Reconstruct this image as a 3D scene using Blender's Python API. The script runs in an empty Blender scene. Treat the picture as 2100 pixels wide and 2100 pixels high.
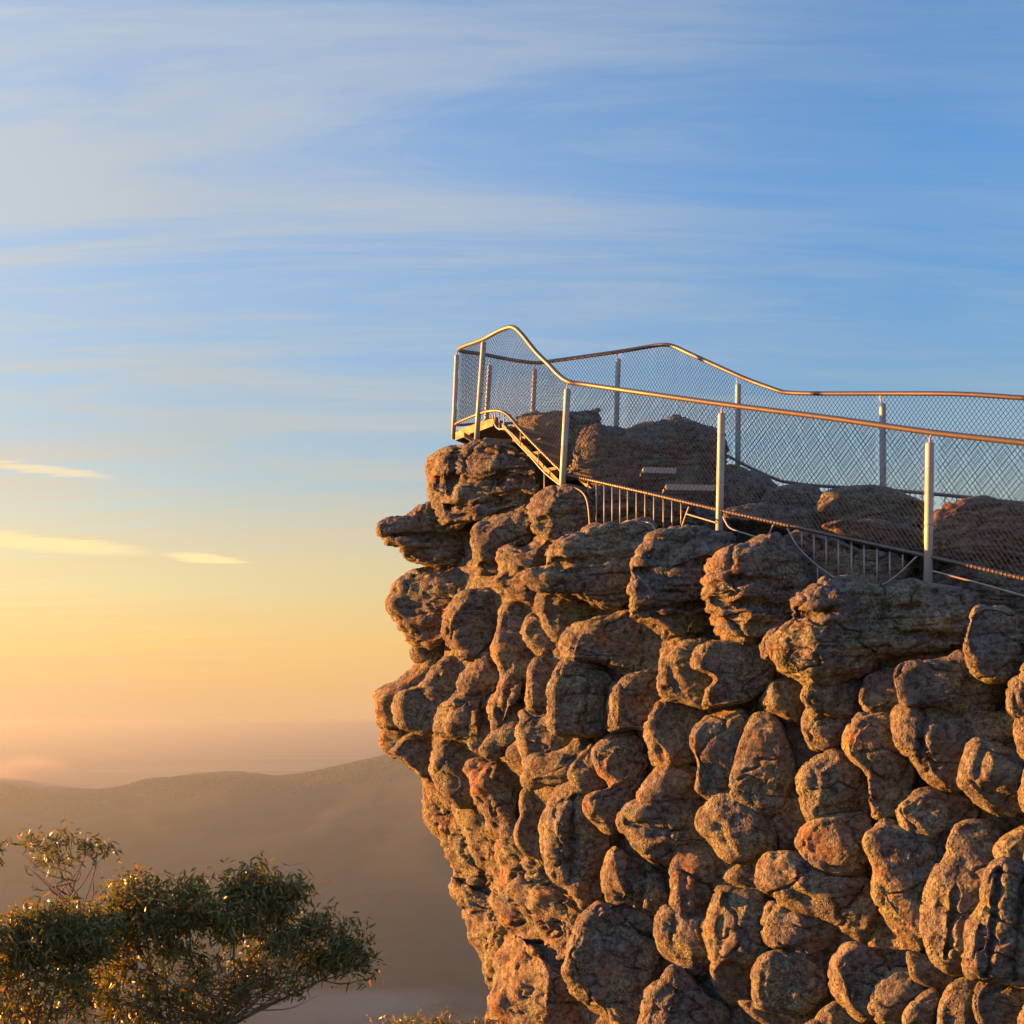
import bpy, math, random
import numpy as np
from mathutils import Vector

random.seed(7)
scene = bpy.context.scene
COL = scene.collection
R = math.radians

# ------------------------------------------------------------------ camera
F = 2300.0            # focal length in photo pixels (photo is 2100 x 2100)
HY = 1480.0           # row of the true horizon
cam_d = bpy.data.cameras.new('camera')
cam = bpy.data.objects.new('camera', cam_d)
COL.objects.link(cam)
cam.location = (0, 0, 0)
cam.rotation_euler = (R(90), 0, 0)
cam_d.sensor_width = 36.0
cam_d.lens = 36.0 * F / 2100.0
cam_d.shift_y = (HY - 1050.0) / 2100.0
cam_d.clip_start = 0.05
cam_d.clip_end = 200000.0
scene.camera = cam

def P(px, py, d):
    """point seen at photo pixel (px, py), d metres in front of the camera"""
    return Vector(((px - 1050.0) / F * d, d, (HY - py) / F * d))

# ------------------------------------------------------------------ light
SUN_AZ, SUN_EL = -72.0, 4.0
SUN_STRENGTH = 3.0
SKY_STRENGTH = 0.05
CLOUDS = 0.30
EXPOSURE = 3.1
sd = bpy.data.lights.new('sun', 'SUN')
sd.energy = SUN_STRENGTH
sd.angle = R(0.6)
sd.color = (1.0, 0.345, 0.058)
sun = bpy.data.objects.new('sun', sd)
COL.objects.link(sun)
sv = Vector((math.sin(R(SUN_AZ)) * math.cos(R(SUN_EL)), math.cos(R(SUN_AZ)) * math.cos(R(SUN_EL)), math.sin(R(SUN_EL))))
sun.rotation_euler = sv.to_track_quat('Z', 'Y').to_euler()
sun.location = sv * 60

world = bpy.data.worlds.new('World')
scene.world = world
world.use_nodes = True
wt = world.node_tree
wt.nodes.clear()

def N(t, kind, **kw):
    n = t.nodes.new(kind)
    for k, v in kw.items():
        if k.startswith('i_'):
            key = k[2:]
            key = int(key) if key.isdigit() else key.replace('_', ' ')
            n.inputs[key].default_value = v
        else:
            setattr(n, k, v)
    return n

def ramp(t, stops, src=None, interp='LINEAR'):
    n = t.nodes.new('ShaderNodeValToRGB')
    cr = n.color_ramp
    cr.interpolation = interp
    while len(cr.elements) > 1:
        cr.elements.remove(cr.elements[-1])
    for i, (p, c) in enumerate(stops):
        e = cr.elements[0] if i == 0 else cr.elements.new(p)
        e.position = p
        c = (c, c, c) if isinstance(c, (int, float)) else c
        e.color = (c[0], c[1], c[2], 1)
    if src is not None:
        t.links.new(src, n.inputs[0])
    return n.outputs[0]

def math_(t, op, a, b=None, c=None, clamp=False):
    n = t.nodes.new('ShaderNodeMath')
    n.operation = op
    n.use_clamp = clamp
    for i, v in enumerate((a, b, c)):
        if v is None:
            continue
        if isinstance(v, (int, float)):
            n.inputs[i].default_value = v
        else:
            t.links.new(v, n.inputs[i])
    return n.outputs[0]

def mixc(t, fac, a, b, blend='MIX'):
    n = t.nodes.new('ShaderNodeMix')
    n.data_type = 'RGBA'
    n.blend_type = blend
    for key, v in ((0, fac), (6, a), (7, b)):
        if isinstance(v, (int, float)):
            n.inputs[key].default_value = v
        elif isinstance(v, tuple):
            n.inputs[key].default_value = (v[0], v[1], v[2], 1)
        else:
            t.links.new(v, n.inputs[key])
    return n.outputs[2]

def nishita(air, dust, ozone):
    return N(wt, 'ShaderNodeTexSky', sky_type='NISHITA', sun_disc=False, sun_elevation=R(SUN_EL), sun_rotation=R(SUN_AZ),
             altitude=700, air_density=air, dust_density=dust, ozone_density=ozone).outputs[0]
sky_high = nishita(1.0, 0.5, 3.0)      # clear air overhead
sky_low = nishita(2.0, 0.5, 1.0)       # denser, dustier air near the horizon
bg = N(wt, 'ShaderNodeBackground')
bg.inputs[1].default_value = SKY_STRENGTH
wo = N(wt, 'ShaderNodeOutputWorld')
# thin cirrus on a flat layer high above: direction / height gives streaks that close up towards the horizon
tc = N(wt, 'ShaderNodeTexCoord')
sep = N(wt, 'ShaderNodeSeparateXYZ')
wt.links.new(tc.outputs['Generated'], sep.inputs[0])
zc = math_(wt, 'MAXIMUM', sep.outputs[2], 0.0)
zz = math_(wt, 'ADD', zc, 0.10)
cu = math_(wt, 'DIVIDE', sep.outputs[0], zz)
cv = math_(wt, 'DIVIDE', sep.outputs[1], zz)
cmb = N(wt, 'ShaderNodeCombineXYZ')
wt.links.new(cu, cmb.inputs[0]); wt.links.new(cv, cmb.inputs[1])
mp = N(wt, 'ShaderNodeMapping')
mp.inputs['Rotation'].default_value = (0, 0, R(32))
mp.inputs['Scale'].default_value = (0.40, 2.3, 1.0)
mp.inputs['Location'].default_value = (0.6, 0.2, 0)
wt.links.new(cmb.outputs[0], mp.inputs[0])
n1 = N(wt, 'ShaderNodeTexNoise', i_Scale=1.15, i_Detail=10.0, i_Roughness=0.62, i_Distortion=1.1)
wt.links.new(mp.outputs[0], n1.inputs['Vector'])
n2 = N(wt, 'ShaderNodeTexNoise', i_Scale=0.5, i_Detail=3.0, i_Roughness=0.5)
wt.links.new(cmb.outputs[0], n2.inputs['Vector'])
mq = N(wt, 'ShaderNodeMapping')
mq.inputs['Rotation'].default_value = (0, 0, R(8)); mq.inputs['Scale'].default_value = (0.9, 9.0, 1.0)
wt.links.new(cmb.outputs[0], mq.inputs[0])
n3 = N(wt, 'ShaderNodeTexNoise', i_Scale=1.6, i_Detail=8.0, i_Roughness=0.65, i_Distortion=0.8)
wt.links.new(mq.outputs[0], n3.inputs['Vector'])
nn = math_(wt, 'ADD', math_(wt, 'MULTIPLY', n1.outputs[0], 0.8), math_(wt, 'MULTIPLY', n3.outputs[0], 0.2))
c1 = ramp(wt, [(0.38, 0.0), (0.62, 1.0)], nn, 'EASE')
c2 = ramp(wt, [(0.36, 0.12), (0.60, 1.0)], n2.outputs[0], 'EASE')
cl = math_(wt, 'MULTIPLY', c1, c2)
# ice cloud scatters forward: brighter towards the sun
dt = N(wt, 'ShaderNodeVectorMath', operation='DOT_PRODUCT')
wt.links.new(tc.outputs['Generated'], dt.inputs[0])
dt.inputs[1].default_value = tuple(sv)
fwd = ramp(wt, [(0.0, 0.80), (0.55, 0.88), (0.85, 1.1), (1.0, 1.5)], dt.outputs['Value'])
# thin veil: shows most where it scatters forward
veil = ramp(wt, [(0.0, 0.0), (0.12, 0.16), (0.28, 0.50), (0.62, 0.95), (1.0, 0.97)], dt.outputs['Value'])
cl = math_(wt, 'ADD', math_(wt, 'MULTIPLY', cl, CLOUDS), math_(wt, 'MULTIPLY', veil, math_(wt, 'MULTIPLY_ADD', c1, 0.55, 0.48)), clamp=True)
cl = math_(wt, 'MULTIPLY', cl, ramp(wt, [(0.0, 0.9), (0.06, 0.6), (0.11, 0.5), (0.22, 1.0)], zc))
ccol = ramp(wt, [(0.0, (0.70, 0.42, 0.22)), (0.05, (0.74, 0.46, 0.22)), (0.13, (0.74, 0.52, 0.25)), (0.24, (0.44, 0.47, 0.47)), (0.5, (0.41, 0.46, 0.53))], zc)
ccol = mixc(wt, 1.0, ccol, fwd, 'MULTIPLY')
ccol = mixc(wt, 1.0, ccol, (3.28, 3.28, 3.28), 'MULTIPLY')
low = ramp(wt, [(0.0, 0.32), (0.03, 0.6), (0.07, 0.74), (0.13, 0.64), (0.2, 0.36), (0.3, 0.12), (0.42, 0.0)], zc)
hi = mixc(wt, 1.0, sky_high, ramp(wt, [(0.1, (0.62, 0.62, 0.62)), (0.42, (0.90, 0.90, 0.98))], zc), 'MULTIPLY')
hi = mixc(wt, 1.0, hi, (1.32, 1.37, 1.32), 'MULTIPLY')
lo = mixc(wt, 1.0, sky_low, (0.78, 0.77, 0.77), 'MULTIPLY')
skyc = mixc(wt, low, hi, lo)
skyc = mixc(wt, cl, skyc, ccol)
# two lit cloud bars low over the plain
az = math_(wt, 'ARCTAN2', sep.outputs[0], sep.outputs[1])
for (a0, e0, wa, we, amt) in ((-23.5, 8.35, 6.5, 0.46, 1.25), (-15.2, 7.95, 2.4, 0.30, 1.15), (-22.5, 11.6, 3.4, 0.28, 0.8)):
    da = math_(wt, 'DIVIDE', math_(wt, 'SUBTRACT', az, R(a0)), R(wa))
    tilt = math_(wt, 'MULTIPLY_ADD', da, -R(we) * 0.5, R(e0))
    de = math_(wt, 'DIVIDE', math_(wt, 'SUBTRACT', math_(wt, 'ADD', sep.outputs[2], math_(wt, 'MULTIPLY_ADD', n3.outputs[0], 0.012, -0.006)), tilt), R(we))
    rr_ = math_(wt, 'ADD', math_(wt, 'MULTIPLY', da, da), math_(wt, 'MULTIPLY', de, de))
    bar = math_(wt, 'MULTIPLY', ramp(wt, [(0.0, 1.0), (1.0, 0.0)], rr_, 'EASE'), math_(wt, 'MULTIPLY', n1.outputs[0], amt * 1.6), clamp=True)
    skyc = mixc(wt, bar, skyc, (2.7, 2.0, 1.0))
# the haze layer seen edge-on along the horizon
edge = ramp(wt, [(0.0, 0.9), (0.012, 0.62), (0.035, 0.30), (0.07, 0.1), (0.11, 0.0)], zc)
skyc = mixc(wt, edge, skyc, mixc(wt, 1.0, (2.38, 1.38, 0.68), fwd, 'MULTIPLY'))
wt.links.new(skyc, bg.inputs[0])
wt.links.new(bg.outputs[0], wo.inputs[0])

scene.view_settings.view_transform = 'Standard'
scene.view_settings.look = 'None'
scene.view_settings.exposure = EXPOSURE
scene.view_settings.gamma = 1.0
scene.view_settings.use_curve_mapping = False
scene.cycles.max_bounces = 6
scene.cycles.diffuse_bounces = 3
scene.cycles.glossy_bounces = 3
scene.cycles.transmission_bounces = 4
scene.cycles.volume_bounces = 1
scene.cycles.transparent_max_bounces = 8
scene.cycles.use_denoising = True

# ------------------------------------------------------------------ helpers
def obj(name, verts, faces, mat=None, parent=None, smooth=True):
    me = bpy.data.meshes.new(name)
    if isinstance(verts, np.ndarray):
        verts = verts.tolist()
    if isinstance(faces, np.ndarray):
        faces = faces.tolist()
    me.from_pydata(verts, [], faces)
    if smooth:
        me.polygons.foreach_set('use_smooth', [True] * len(me.polygons))
    me.update()
    if mat is not None:
        me.materials.append(mat)
    o = bpy.data.objects.new(name, me)
    COL.objects.link(o)
    if parent is not None:
        o.parent = parent
    return o

def tag(o, label=None, cat=None, group=None, kind=None):
    if label: o['label'] = label
    if cat: o['category'] = cat
    if group: o['group'] = group
    if kind: o['kind'] = kind
    return o

def empty(name, loc=(0, 0, 0)):
    o = bpy.data.objects.new(name, None)
    o.location = loc
    COL.objects.link(o)
    return o

_rng = np.random.RandomState(11)
_perm = _rng.permutation(256); _perm = np.concatenate([_perm, _perm, _perm])
_g = _rng.normal(size=(256, 3)); _g /= np.linalg.norm(_g, axis=1)[:, None]

def noise3(p):
    """gradient noise, p (n,3) -> about -1..1"""
    p = np.asarray(p, float)
    i = np.floor(p).astype(int); f = p - i
    i &= 255
    u = f * f * f * (f * (f * 6 - 15) + 10)
    out = 0
    for dx in (0, 1):
        wx = u[:, 0] if dx else 1 - u[:, 0]
        for dy in (0, 1):
            wy = u[:, 1] if dy else 1 - u[:, 1]
            for dz in (0, 1):
                wz = u[:, 2] if dz else 1 - u[:, 2]
                h = _perm[_perm[_perm[i[:, 0] + dx] + i[:, 1] + dy] + i[:, 2] + dz]
                g = _g[h]
                out = out + wx * wy * wz * (g[:, 0] * (f[:, 0] - dx) + g[:, 1] * (f[:, 1] - dy) + g[:, 2] * (f[:, 2] - dz))
    return out * 1.5

def fbm(p, oct=4, rough=0.5):
    a, s, t = 1.0, 0.0, 0.0
    q = np.array(p, float)
    for k in range(oct):
        s = s + a * noise3(q + 17.3 * k); t += a
        a *= rough; q = q * 2.03
    return s / t

def cells3(p, seed=0):
    """distance to the nearest of one jittered point per unit cell"""
    p = np.asarray(p, float)
    i = np.floor(p).astype(int)
    best = np.full(len(p), 9.0)
    for dx in (-1, 0, 1):
        for dy in (-1, 0, 1):
            for dz in (-1, 0, 1):
                c = i + np.array([dx, dy, dz]); q = c & 255
                h = _perm[_perm[_perm[q[:, 0]] + q[:, 1]] + q[:, 2] + seed]
                f = c + 0.5 + 0.42 * _g[h] * 1.2
                best = np.minimum(best, ((p - f) ** 2).sum(1))
    return best            # squared

def new_mat(name):
    m = bpy.data.materials.new(name)
    m.use_nodes = True
    t = m.node_tree
    b = t.nodes['Principled BSDF']
    return m, t, b

# ------------------------------------------------------------------ terrain
def smooth01(a):
    a = np.clip(a, 0, 1); return a * a * (3 - 2 * a)

PLAIN_Z = -450.0
# skyline of the far ridge as seen in the photo (px, py); crest 4 km away
RC = np.array([(-900, 1560), (-300, 1585), (-60, 1592), (0, 1600), (40, 1607), (95, 1630), (150, 1632), (250, 1617), (300, 1602), (400, 1592),
               (470, 1590), (560, 1596), (620, 1590), (700, 1572), (790, 1552), (900, 1520), (1100, 1490), (1500, 1470), (2200, 1490), (3200, 1540)], float)
def crest(x, y):
    """height of the ridge crest for a direction"""
    px = 1050.0 + F * x / np.maximum(y, 1.0)
    py = np.interp(px, RC[:, 0], RC[:, 1])
    return (HY - py) / F * 4000.0

def terrain_z(x, y):
    r = np.hypot(x, y)
    # the outcrop's own hillside
    near = -1.7 - 2.9 * smooth01((r - 2.5) / 4.0) - 0.62 * np.maximum(r - 16.0, 0) ** 1.0
    near = near + 0.25 * fbm(np.stack([x * 0.5, y * 0.5, 0 * x], 1), 3) * np.clip(r / 4, 0, 1)
    z = np.maximum(near, PLAIN_Z + 6 * fbm(np.stack([x / 400, y / 400, 0 * x + 3], 1), 3))
    # ridge across the valley
    front = (y > 100)
    c = crest(x, np.where(front, y, 1e4))
    nz = fbm(np.stack([x / 700, y / 700, 0 * x + 9], 1), 5)
    yy = y + 330 * fbm(np.stack([x / 900, y / 1500, 0 * x + 5], 1), 3)
    up = smooth01((yy - 1700) / 2300.0)
    dn = smooth01((6800 - yy) / 2800.0)
    env = np.where(yy < 4000, up, dn)
    # exactly on the crest line the skyline rules, so noise fades out there
    ridge = PLAIN_Z + (c - PLAIN_Z) * env + nz * 120 * up * (1 - np.exp(-((y - 4000) / 500.0) ** 2)) * dn
    z = np.where(front & (y > 1000), np.maximum(z, ridge), z)
    # unseen ridge left of the view, added to keep sun off the valley
    shade_spur = np.exp(-((x + 2800 + 250 * np.sin(y / 900.0)) / 750.0) ** 2) * smooth01((y + 3000) / 2000.0) * smooth01((5000 - y) / 1500.0)
    z = np.maximum(z, PLAIN_Z + shade_spur * (265 + 70 * nz))
    return z

def build_terrain():
    rr = np.concatenate([[0.0], np.geomspace(1.5, 1500, 70), np.linspace(1560, 7000, 90), np.geomspace(7400, 44000, 26)])
    th = np.concatenate([np.linspace(-180, -30, 40, endpoint=False), np.linspace(-30, 30, 260, endpoint=False), np.linspace(30, 180, 40, endpoint=False)])
    nt = len(th)
    T, RR = np.meshgrid(np.radians(th), rr[1:])
    x = (RR * np.sin(T)).ravel(); y = (RR * np.cos(T)).ravel()
    # behind the camera the slope is the same hillside
    z = terrain_z(x, y)
    v = np.concatenate([[[0, 0, terrain_z(np.zeros(1), np.zeros(1))[0]]], np.stack([x, y, z], 1)])
    f = [[0, 1 + (j + 1) % nt, 1 + j] for j in range(nt)]
    for i in range(len(rr) - 2):
        a = 1 + i * nt; b = a + nt
        for j in range(nt):
            k = (j + 1) % nt
            f.append([a + j, a + k, b + k, b + j])
    m, t, b = new_mat('forest_ground')
    geo = N(t, 'ShaderNodeNewGeometry')
    na = N(t, 'ShaderNodeTexNoise', i_Scale=0.012, i_Detail=6.0, i_Roughness=0.65)
    t.links.new(geo.outputs['Position'], na.inputs['Vector'])
    mpp = N(t, 'ShaderNodeMapping'); mpp.inputs['Scale'].default_value = (0.00025, 0.0009, 0.0)
    t.links.new(geo.outputs['Position'], mpp.inputs[0])
    nb = N(t, 'ShaderNodeTexVoronoi', i_Scale=1.0)
    t.links.new(mpp.outputs[0], nb.inputs['Vector'])
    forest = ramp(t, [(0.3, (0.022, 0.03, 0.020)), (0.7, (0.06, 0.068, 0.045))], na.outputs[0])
    fields_fog = mixc(t, ramp(t, [(0.25, 0.0), (0.75, 1.0)], nb.outputs['Color']), (0.05, 0.05, 0.03), (0.30, 0.26, 0.17))
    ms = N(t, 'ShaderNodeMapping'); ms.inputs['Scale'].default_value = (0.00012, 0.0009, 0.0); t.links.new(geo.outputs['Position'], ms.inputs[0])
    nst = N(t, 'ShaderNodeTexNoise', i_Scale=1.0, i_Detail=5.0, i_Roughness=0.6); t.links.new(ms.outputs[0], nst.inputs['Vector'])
    fields_fog = mixc(t, ramp(t, [(0.52, 0.0), (0.6, 0.85)], nst.outputs[0]), fields_fog, (0.55, 0.52, 0.48))  # pale streaks of fog put into the plain's ground colour
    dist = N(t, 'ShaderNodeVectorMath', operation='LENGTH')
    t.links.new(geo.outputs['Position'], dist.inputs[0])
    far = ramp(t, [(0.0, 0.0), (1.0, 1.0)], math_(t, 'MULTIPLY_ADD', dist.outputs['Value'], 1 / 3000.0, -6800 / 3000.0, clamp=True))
    col = mixc(t, far, forest, fields_fog)
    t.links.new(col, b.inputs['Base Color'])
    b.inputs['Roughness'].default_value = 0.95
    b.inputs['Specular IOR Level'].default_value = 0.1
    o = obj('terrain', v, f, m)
    tag(o, kind='structure')
    return o

build_terrain()

# woods on the far ridge: tens of thousands of crowns, one mass
def build_woods():
    rs = np.random.RandomState(3)
    n = 14000
    px = rs.uniform(-260, 1250, n)
    dd = np.where(rs.rand(n) < 0.55, np.clip(rs.normal(3990, 40, n), 3850, 4150), 3450 + 550 * rs.rand(n) ** 0.6)
    x = (px - 1050) / F * dd; y = dd
    z = terrain_z(x, y)
    # a crown: low double cone with uneven rim
    k = 6
    ang = np.arange(k) / k * 2 * np.pi
    V, Fc = [], []
    h = rs.uniform(4, 9, n) * rs.uniform(0.6, 1.2, n); w = h * rs.uniform(0.4, 0.8, n)
    allv = np.zeros((n, 2 * k + 1, 3))
    for ring, (hz, rw) in enumerate(((0.0, 0.75), (0.6, 1.0))):
        jit = rs.uniform(0.75, 1.25, (n, k))
        allv[:, ring * k:(ring + 1) * k, 0] = x[:, None] + np.cos(ang) * w[:, None] * rw * jit
        allv[:, ring * k:(ring + 1) * k, 1] = y[:, None] + np.sin(ang) * w[:, None] * rw * jit
        allv[:, ring * k:(ring + 1) * k, 2] = z[:, None] - 1.0 + hz * h[:, None] * rs.uniform(0.85, 1.15, (n, k))
    allv[:, 2 * k] = np.stack([x, y, z - 1 + h], 1)
    fq = []
    for j in range(k):
        j2 = (j + 1) % k
        fq += [(j, j2, k + j2), (j, k + j2, k + j), (k + j, k + j2, 2 * k)]
    fq = np.array(fq)
    faces = (np.arange(n)[:, None, None] * (2 * k + 1) + fq[None]).reshape(-1, 3)
    m, t, b = new_mat('ridge_foliage')
    b.inputs['Base Color'].default_value = (0.04, 0.05, 0.025, 1)
    b.inputs['Roughness'].default_value = 0.9
    o = obj('ridge_woods', allv.reshape(-1, 3), faces, m, smooth=False)
    tag(o, 'hazy eucalypt woods covering the far ridge', 'woods', kind='stuff')

build_woods()

# ------------------------------------------------------------------ rock materials
def rock_material():
    m, t, b = new_mat('sandstone')
    geo = N(t, 'ShaderNodeNewGeometry')
    pos = geo.outputs['Position']
    oi = N(t, 'ShaderNodeObjectInfo')
    # horizontal bedding
    mp = N(t, 'ShaderNodeMapping'); mp.inputs['Scale'].default_value = (1.1, 1.1, 9.0); mp.inputs['Rotation'].default_value = (0, R(4), 0)
    t.links.new(pos, mp.inputs[0])
    bed = N(t, 'ShaderNodeTexNoise', i_Scale=1.6, i_Detail=7.0, i_Roughness=0.62, i_Distortion=0.4); t.links.new(mp.outputs[0], bed.inputs['Vector'])
    big = N(t, 'ShaderNodeTexNoise', i_Scale=1.9, i_Detail=6.0, i_Roughness=0.6); t.links.new(pos, big.inputs['Vector'])
    mid = N(t, 'ShaderNodeTexNoise', i_Scale=9.0, i_Detail=8.0, i_Roughness=0.68); t.links.new(pos, mid.inputs['Vector'])
    fine = N(t, 'ShaderNodeTexNoise', i_Scale=46.0, i_Detail=6.0, i_Roughness=0.7); t.links.new(pos, fine.inputs['Vector'])
    pit = N(t, 'ShaderNodeTexVoronoi', i_Scale=30.0, i_Randomness=1.0); t.links.new(pos, pit.inputs['Vector'])
    pit2 = N(t, 'ShaderNodeTexVoronoi', i_Scale=75.0, i_Randomness=1.0); t.links.new(pos, pit2.inputs['Vector'])
    fresh = ramp(t, [(0.30, (0.16, 0.085, 0.05)), (0.5, (0.35, 0.19, 0.093)), (0.7, (0.50, 0.30, 0.155))], bed.outputs[0])
    crust = ramp(t, [(0.3, (0.074, 0.082, 0.096)), (0.55, (0.172, 0.182, 0.196)), (0.75, (0.35, 0.36, 0.37))], mid.outputs[0])
    cov = math_(t, 'ADD', math_(t, 'MULTIPLY', big.outputs[0], 0.75), math_(t, 'MULTIPLY', mid.outputs[0], 0.45))
    cov = math_(t, 'ADD', cov, math_(t, 'MULTIPLY_ADD', oi.outputs['Random'], 0.12, -0.06))
    col = mixc(t, ramp(t, [(0.42, 0.34), (0.57, 0.97)], cov), fresh, crust)
    # red iron staining along some beds
    red = ramp(t, [(0.56, 0.0), (0.68, 0.5)], bed.outputs[0])
    col = mixc(t, red, col, (0.17, 0.075, 0.05))
    # lichen: pale grey-green rosettes and a few white flecks
    li = N(t, 'ShaderNodeTexNoise', i_Scale=3.1, i_Detail=3.0); li.inputs['Roughness'].default_value = 0.5
    mo_ = N(t, 'ShaderNodeMapping'); mo_.inputs['Location'].default_value = (5.3, 2.1, 8.8); t.links.new(pos, mo_.inputs[0]); t.links.new(mo_.outputs[0], li.inputs['Vector'])
    lf = math_(t, 'MULTIPLY', ramp(t, [(0.48, 0.0), (0.58, 1.0)], li.outputs[0]), ramp(t, [(0.45, 0.0), (0.58, 0.9)], fine.outputs[0]))
    col = mixc(t, lf, col, (0.25, 0.285, 0.19))
    fleck = math_(t, 'MULTIPLY', ramp(t, [(0.10, 1.0), (0.2, 0.0)], pit.outputs['Distance']), ramp(t, [(0.6, 0.0), (0.66, 0.6)], mid.outputs[0]))
    col = mixc(t, fleck, col, (0.42, 0.40, 0.36))
    col = mixc(t, 1.0, col, ramp(t, [(0.3, 0.72), (0.7, 1.2)], fine.outputs[0]), 'MULTIPLY')
    mot = N(t, 'ShaderNodeTexNoise', i_Scale=21.0, i_Detail=5.0, i_Roughness=0.6, i_Distortion=0.5); t.links.new(pos, mot.inputs['Vector'])
    col = mixc(t, 1.0, col, ramp(t, [(0.36, (0.42, 0.39, 0.36)), (0.5, 0.95), (0.66, 1.22)], mot.outputs[0]), 'MULTIPLY')
    t.links.new(col, b.inputs['Base Color'])
    b.inputs['Roughness'].default_value = 0.92
    b.inputs['Specular IOR Level'].default_value = 0.22
    h = math_(t, 'ADD', math_(t, 'MULTIPLY', mid.outputs[0], 0.55), math_(t, 'MULTIPLY', fine.outputs[0], 0.24))
    h = math_(t, 'ADD', h, math_(t, 'MULTIPLY', bed.outputs[0], 0.35))
    h = math_(t, 'ADD', h, math_(t, 'MULTIPLY', mot.outputs[0], 0.38))
    pmask = ramp(t, [(0.38, 0.0), (0.58, 1.0)], big.outputs[0])
    h = math_(t, 'ADD', h, math_(t, 'MULTIPLY', math_(t, 'MULTIPLY', ramp(t, [(0.0, 0.0), (0.4, 1.0)], pit.outputs['Distance']), 0.34), pmask))
    h = math_(t, 'ADD', h, math_(t, 'MULTIPLY', ramp(t, [(0.0, 0.0), (0.5, 1.0)], pit2.outputs['Distance']), 0.06))
    bp = N(t, 'ShaderNodeBump', i_Strength=1.0, i_Distance=0.075)
    t.links.new(h, bp.inputs['Height'])
    t.links.new(bp.outputs[0], b.inputs['Normal'])
    return m
ROCK = rock_material()

# ------------------------------------------------------------------ the outcrop
SC = 600.0 / 1932.0
VIEWS = {1: (900, 640, SC), 2: (1500, 740, SC), 3: (760, 1040, SC), 4: (1300, 1040, SC), 5: (820, 1500, SC), 6: (1300, 1500, SC), 7: (1500, 1300, 600.0 / 1449.0)}
# left outline of the rock, photo pixels
SIL = np.array([(930, 900), (905, 920), (880, 975), (880, 1025), (850, 1052), (794, 1070), (782, 1091), (797, 1110), (822, 1136), (850, 1160), (831, 1180), (802, 1236),
                (813, 1257), (853, 1316), (842, 1335), (862, 1358), (838, 1382), (782, 1413), (779, 1437), (783, 1475), (777, 1500), (785, 1531), (822, 1557), (890, 1599),
                (865, 1646), (888, 1686), (918, 1736), (933, 1800), (963, 1904), (1000, 2022), (1010, 2100), (1030, 2300), (1040, 2900)], float)
DL = np.array([(600, 16.2), (880, 14.9), (1000, 14.0), (1155, 12.7), (1476, 11.15), (1905, 9.75), (2100, 9.2), (2700, 7.9)], float)

def sil(py):
    return np.interp(py, SIL[:, 1], SIL[:, 0])

def Dbase(px, py):
    """depth of the cliff face behind a photo pixel"""
    px = np.asarray(px, float); py = np.asarray(py, float)
    d = np.interp(px, DL[:, 0], DL[:, 1])
    e = np.maximum(px - sil(py), -30)
    low = smooth01((py - 1560) / 120.0)
    d = d + (1 - low) * 0.75 * np.exp(-e / 75.0) + low * 1.5 * np.exp(-e / 140.0)
    d = d - 0.30 * smooth01((py - 1080) / 150.0) - 0.15 * smooth01((py - 1700) / 300.0)
    return d

def to_world(px, py, d):
    return np.stack([(px - 1050.0) / F * d, d, (HY - py) / F * d], 1)

def vnormals(v, quads):
    n = np.zeros_like(v)
    a, b, c, d = (v[quads[:, k]] for k in range(4))
    fn = np.cross(c - a, d - b)
    for k in range(4):
        np.add.at(n, quads[:, k], fn)
    return n / np.maximum(np.linalg.norm(n, axis=1), 1e-12)[:, None]

def rough(v, n, strata, amp=1.0):
    """weathering: displace v along n by layered noise (metres)"""
    d = 0.07 * fbm(v * 1.7 + 3.1, 3)
    bedp = v * np.array([1.1, 1.1, 7.5]) + np.array([0, 0, 0.6]) * fbm(v * 0.9, 2)[:, None]
    bn = fbm(bedp, 3)
    d = d + strata * (0.034 * bn - 0.030 * np.exp(-(bn / 0.08) ** 2))
    wv = v + 0.10 * np.stack([fbm(v * 2.1 + k * 31.7, 2) for k in range(3)], 1)
    kn = cells3(wv * np.array([3.3, 3.3, 4.0]) + 5.0)
    km = np.clip(0.55 + 1.5 * fbm(v * 0.9 + 40.0, 2), 0.12, 1.0)
    d = d + km * 0.085 * (0.32 - np.minimum(kn, 0.7)) * (1 - 0.45 * min(strata, 1.0))
    ck = fbm(v * np.array([1.5, 1.5, 2.4]) + 21.0, 3)
    d = d - 0.035 * np.exp(-(ck / 0.02) ** 2)
    m1 = fbm(v * 5.0 + 9.7, 3)
    d = d + 0.016 * m1 - 0.005 * np.exp(-(m1 / 0.045) ** 2)
    m2 = fbm(v * 13.0 + 4.4, 3)
    patch = np.clip(0.5 + 1.6 * fbm(v * 2.3 + 7.7, 2), 0.15, 1.0)
    d = d + patch * (0.009 * m2 - 0.007 * np.exp(-(m2 / 0.09) ** 2))
    return v + n * (d * amp)[:, None]

boulder_rng = np.random.RandomState(5)
outcrop = empty('rock_outcrop', tuple(P(1450, 2350, 11.0)))
tag(outcrop, 'overhanging sandstone outcrop of rounded stacked boulders below the railed lookout', 'rock outcrop')
OUT_LOC = np.array(outcrop.location)

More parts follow.
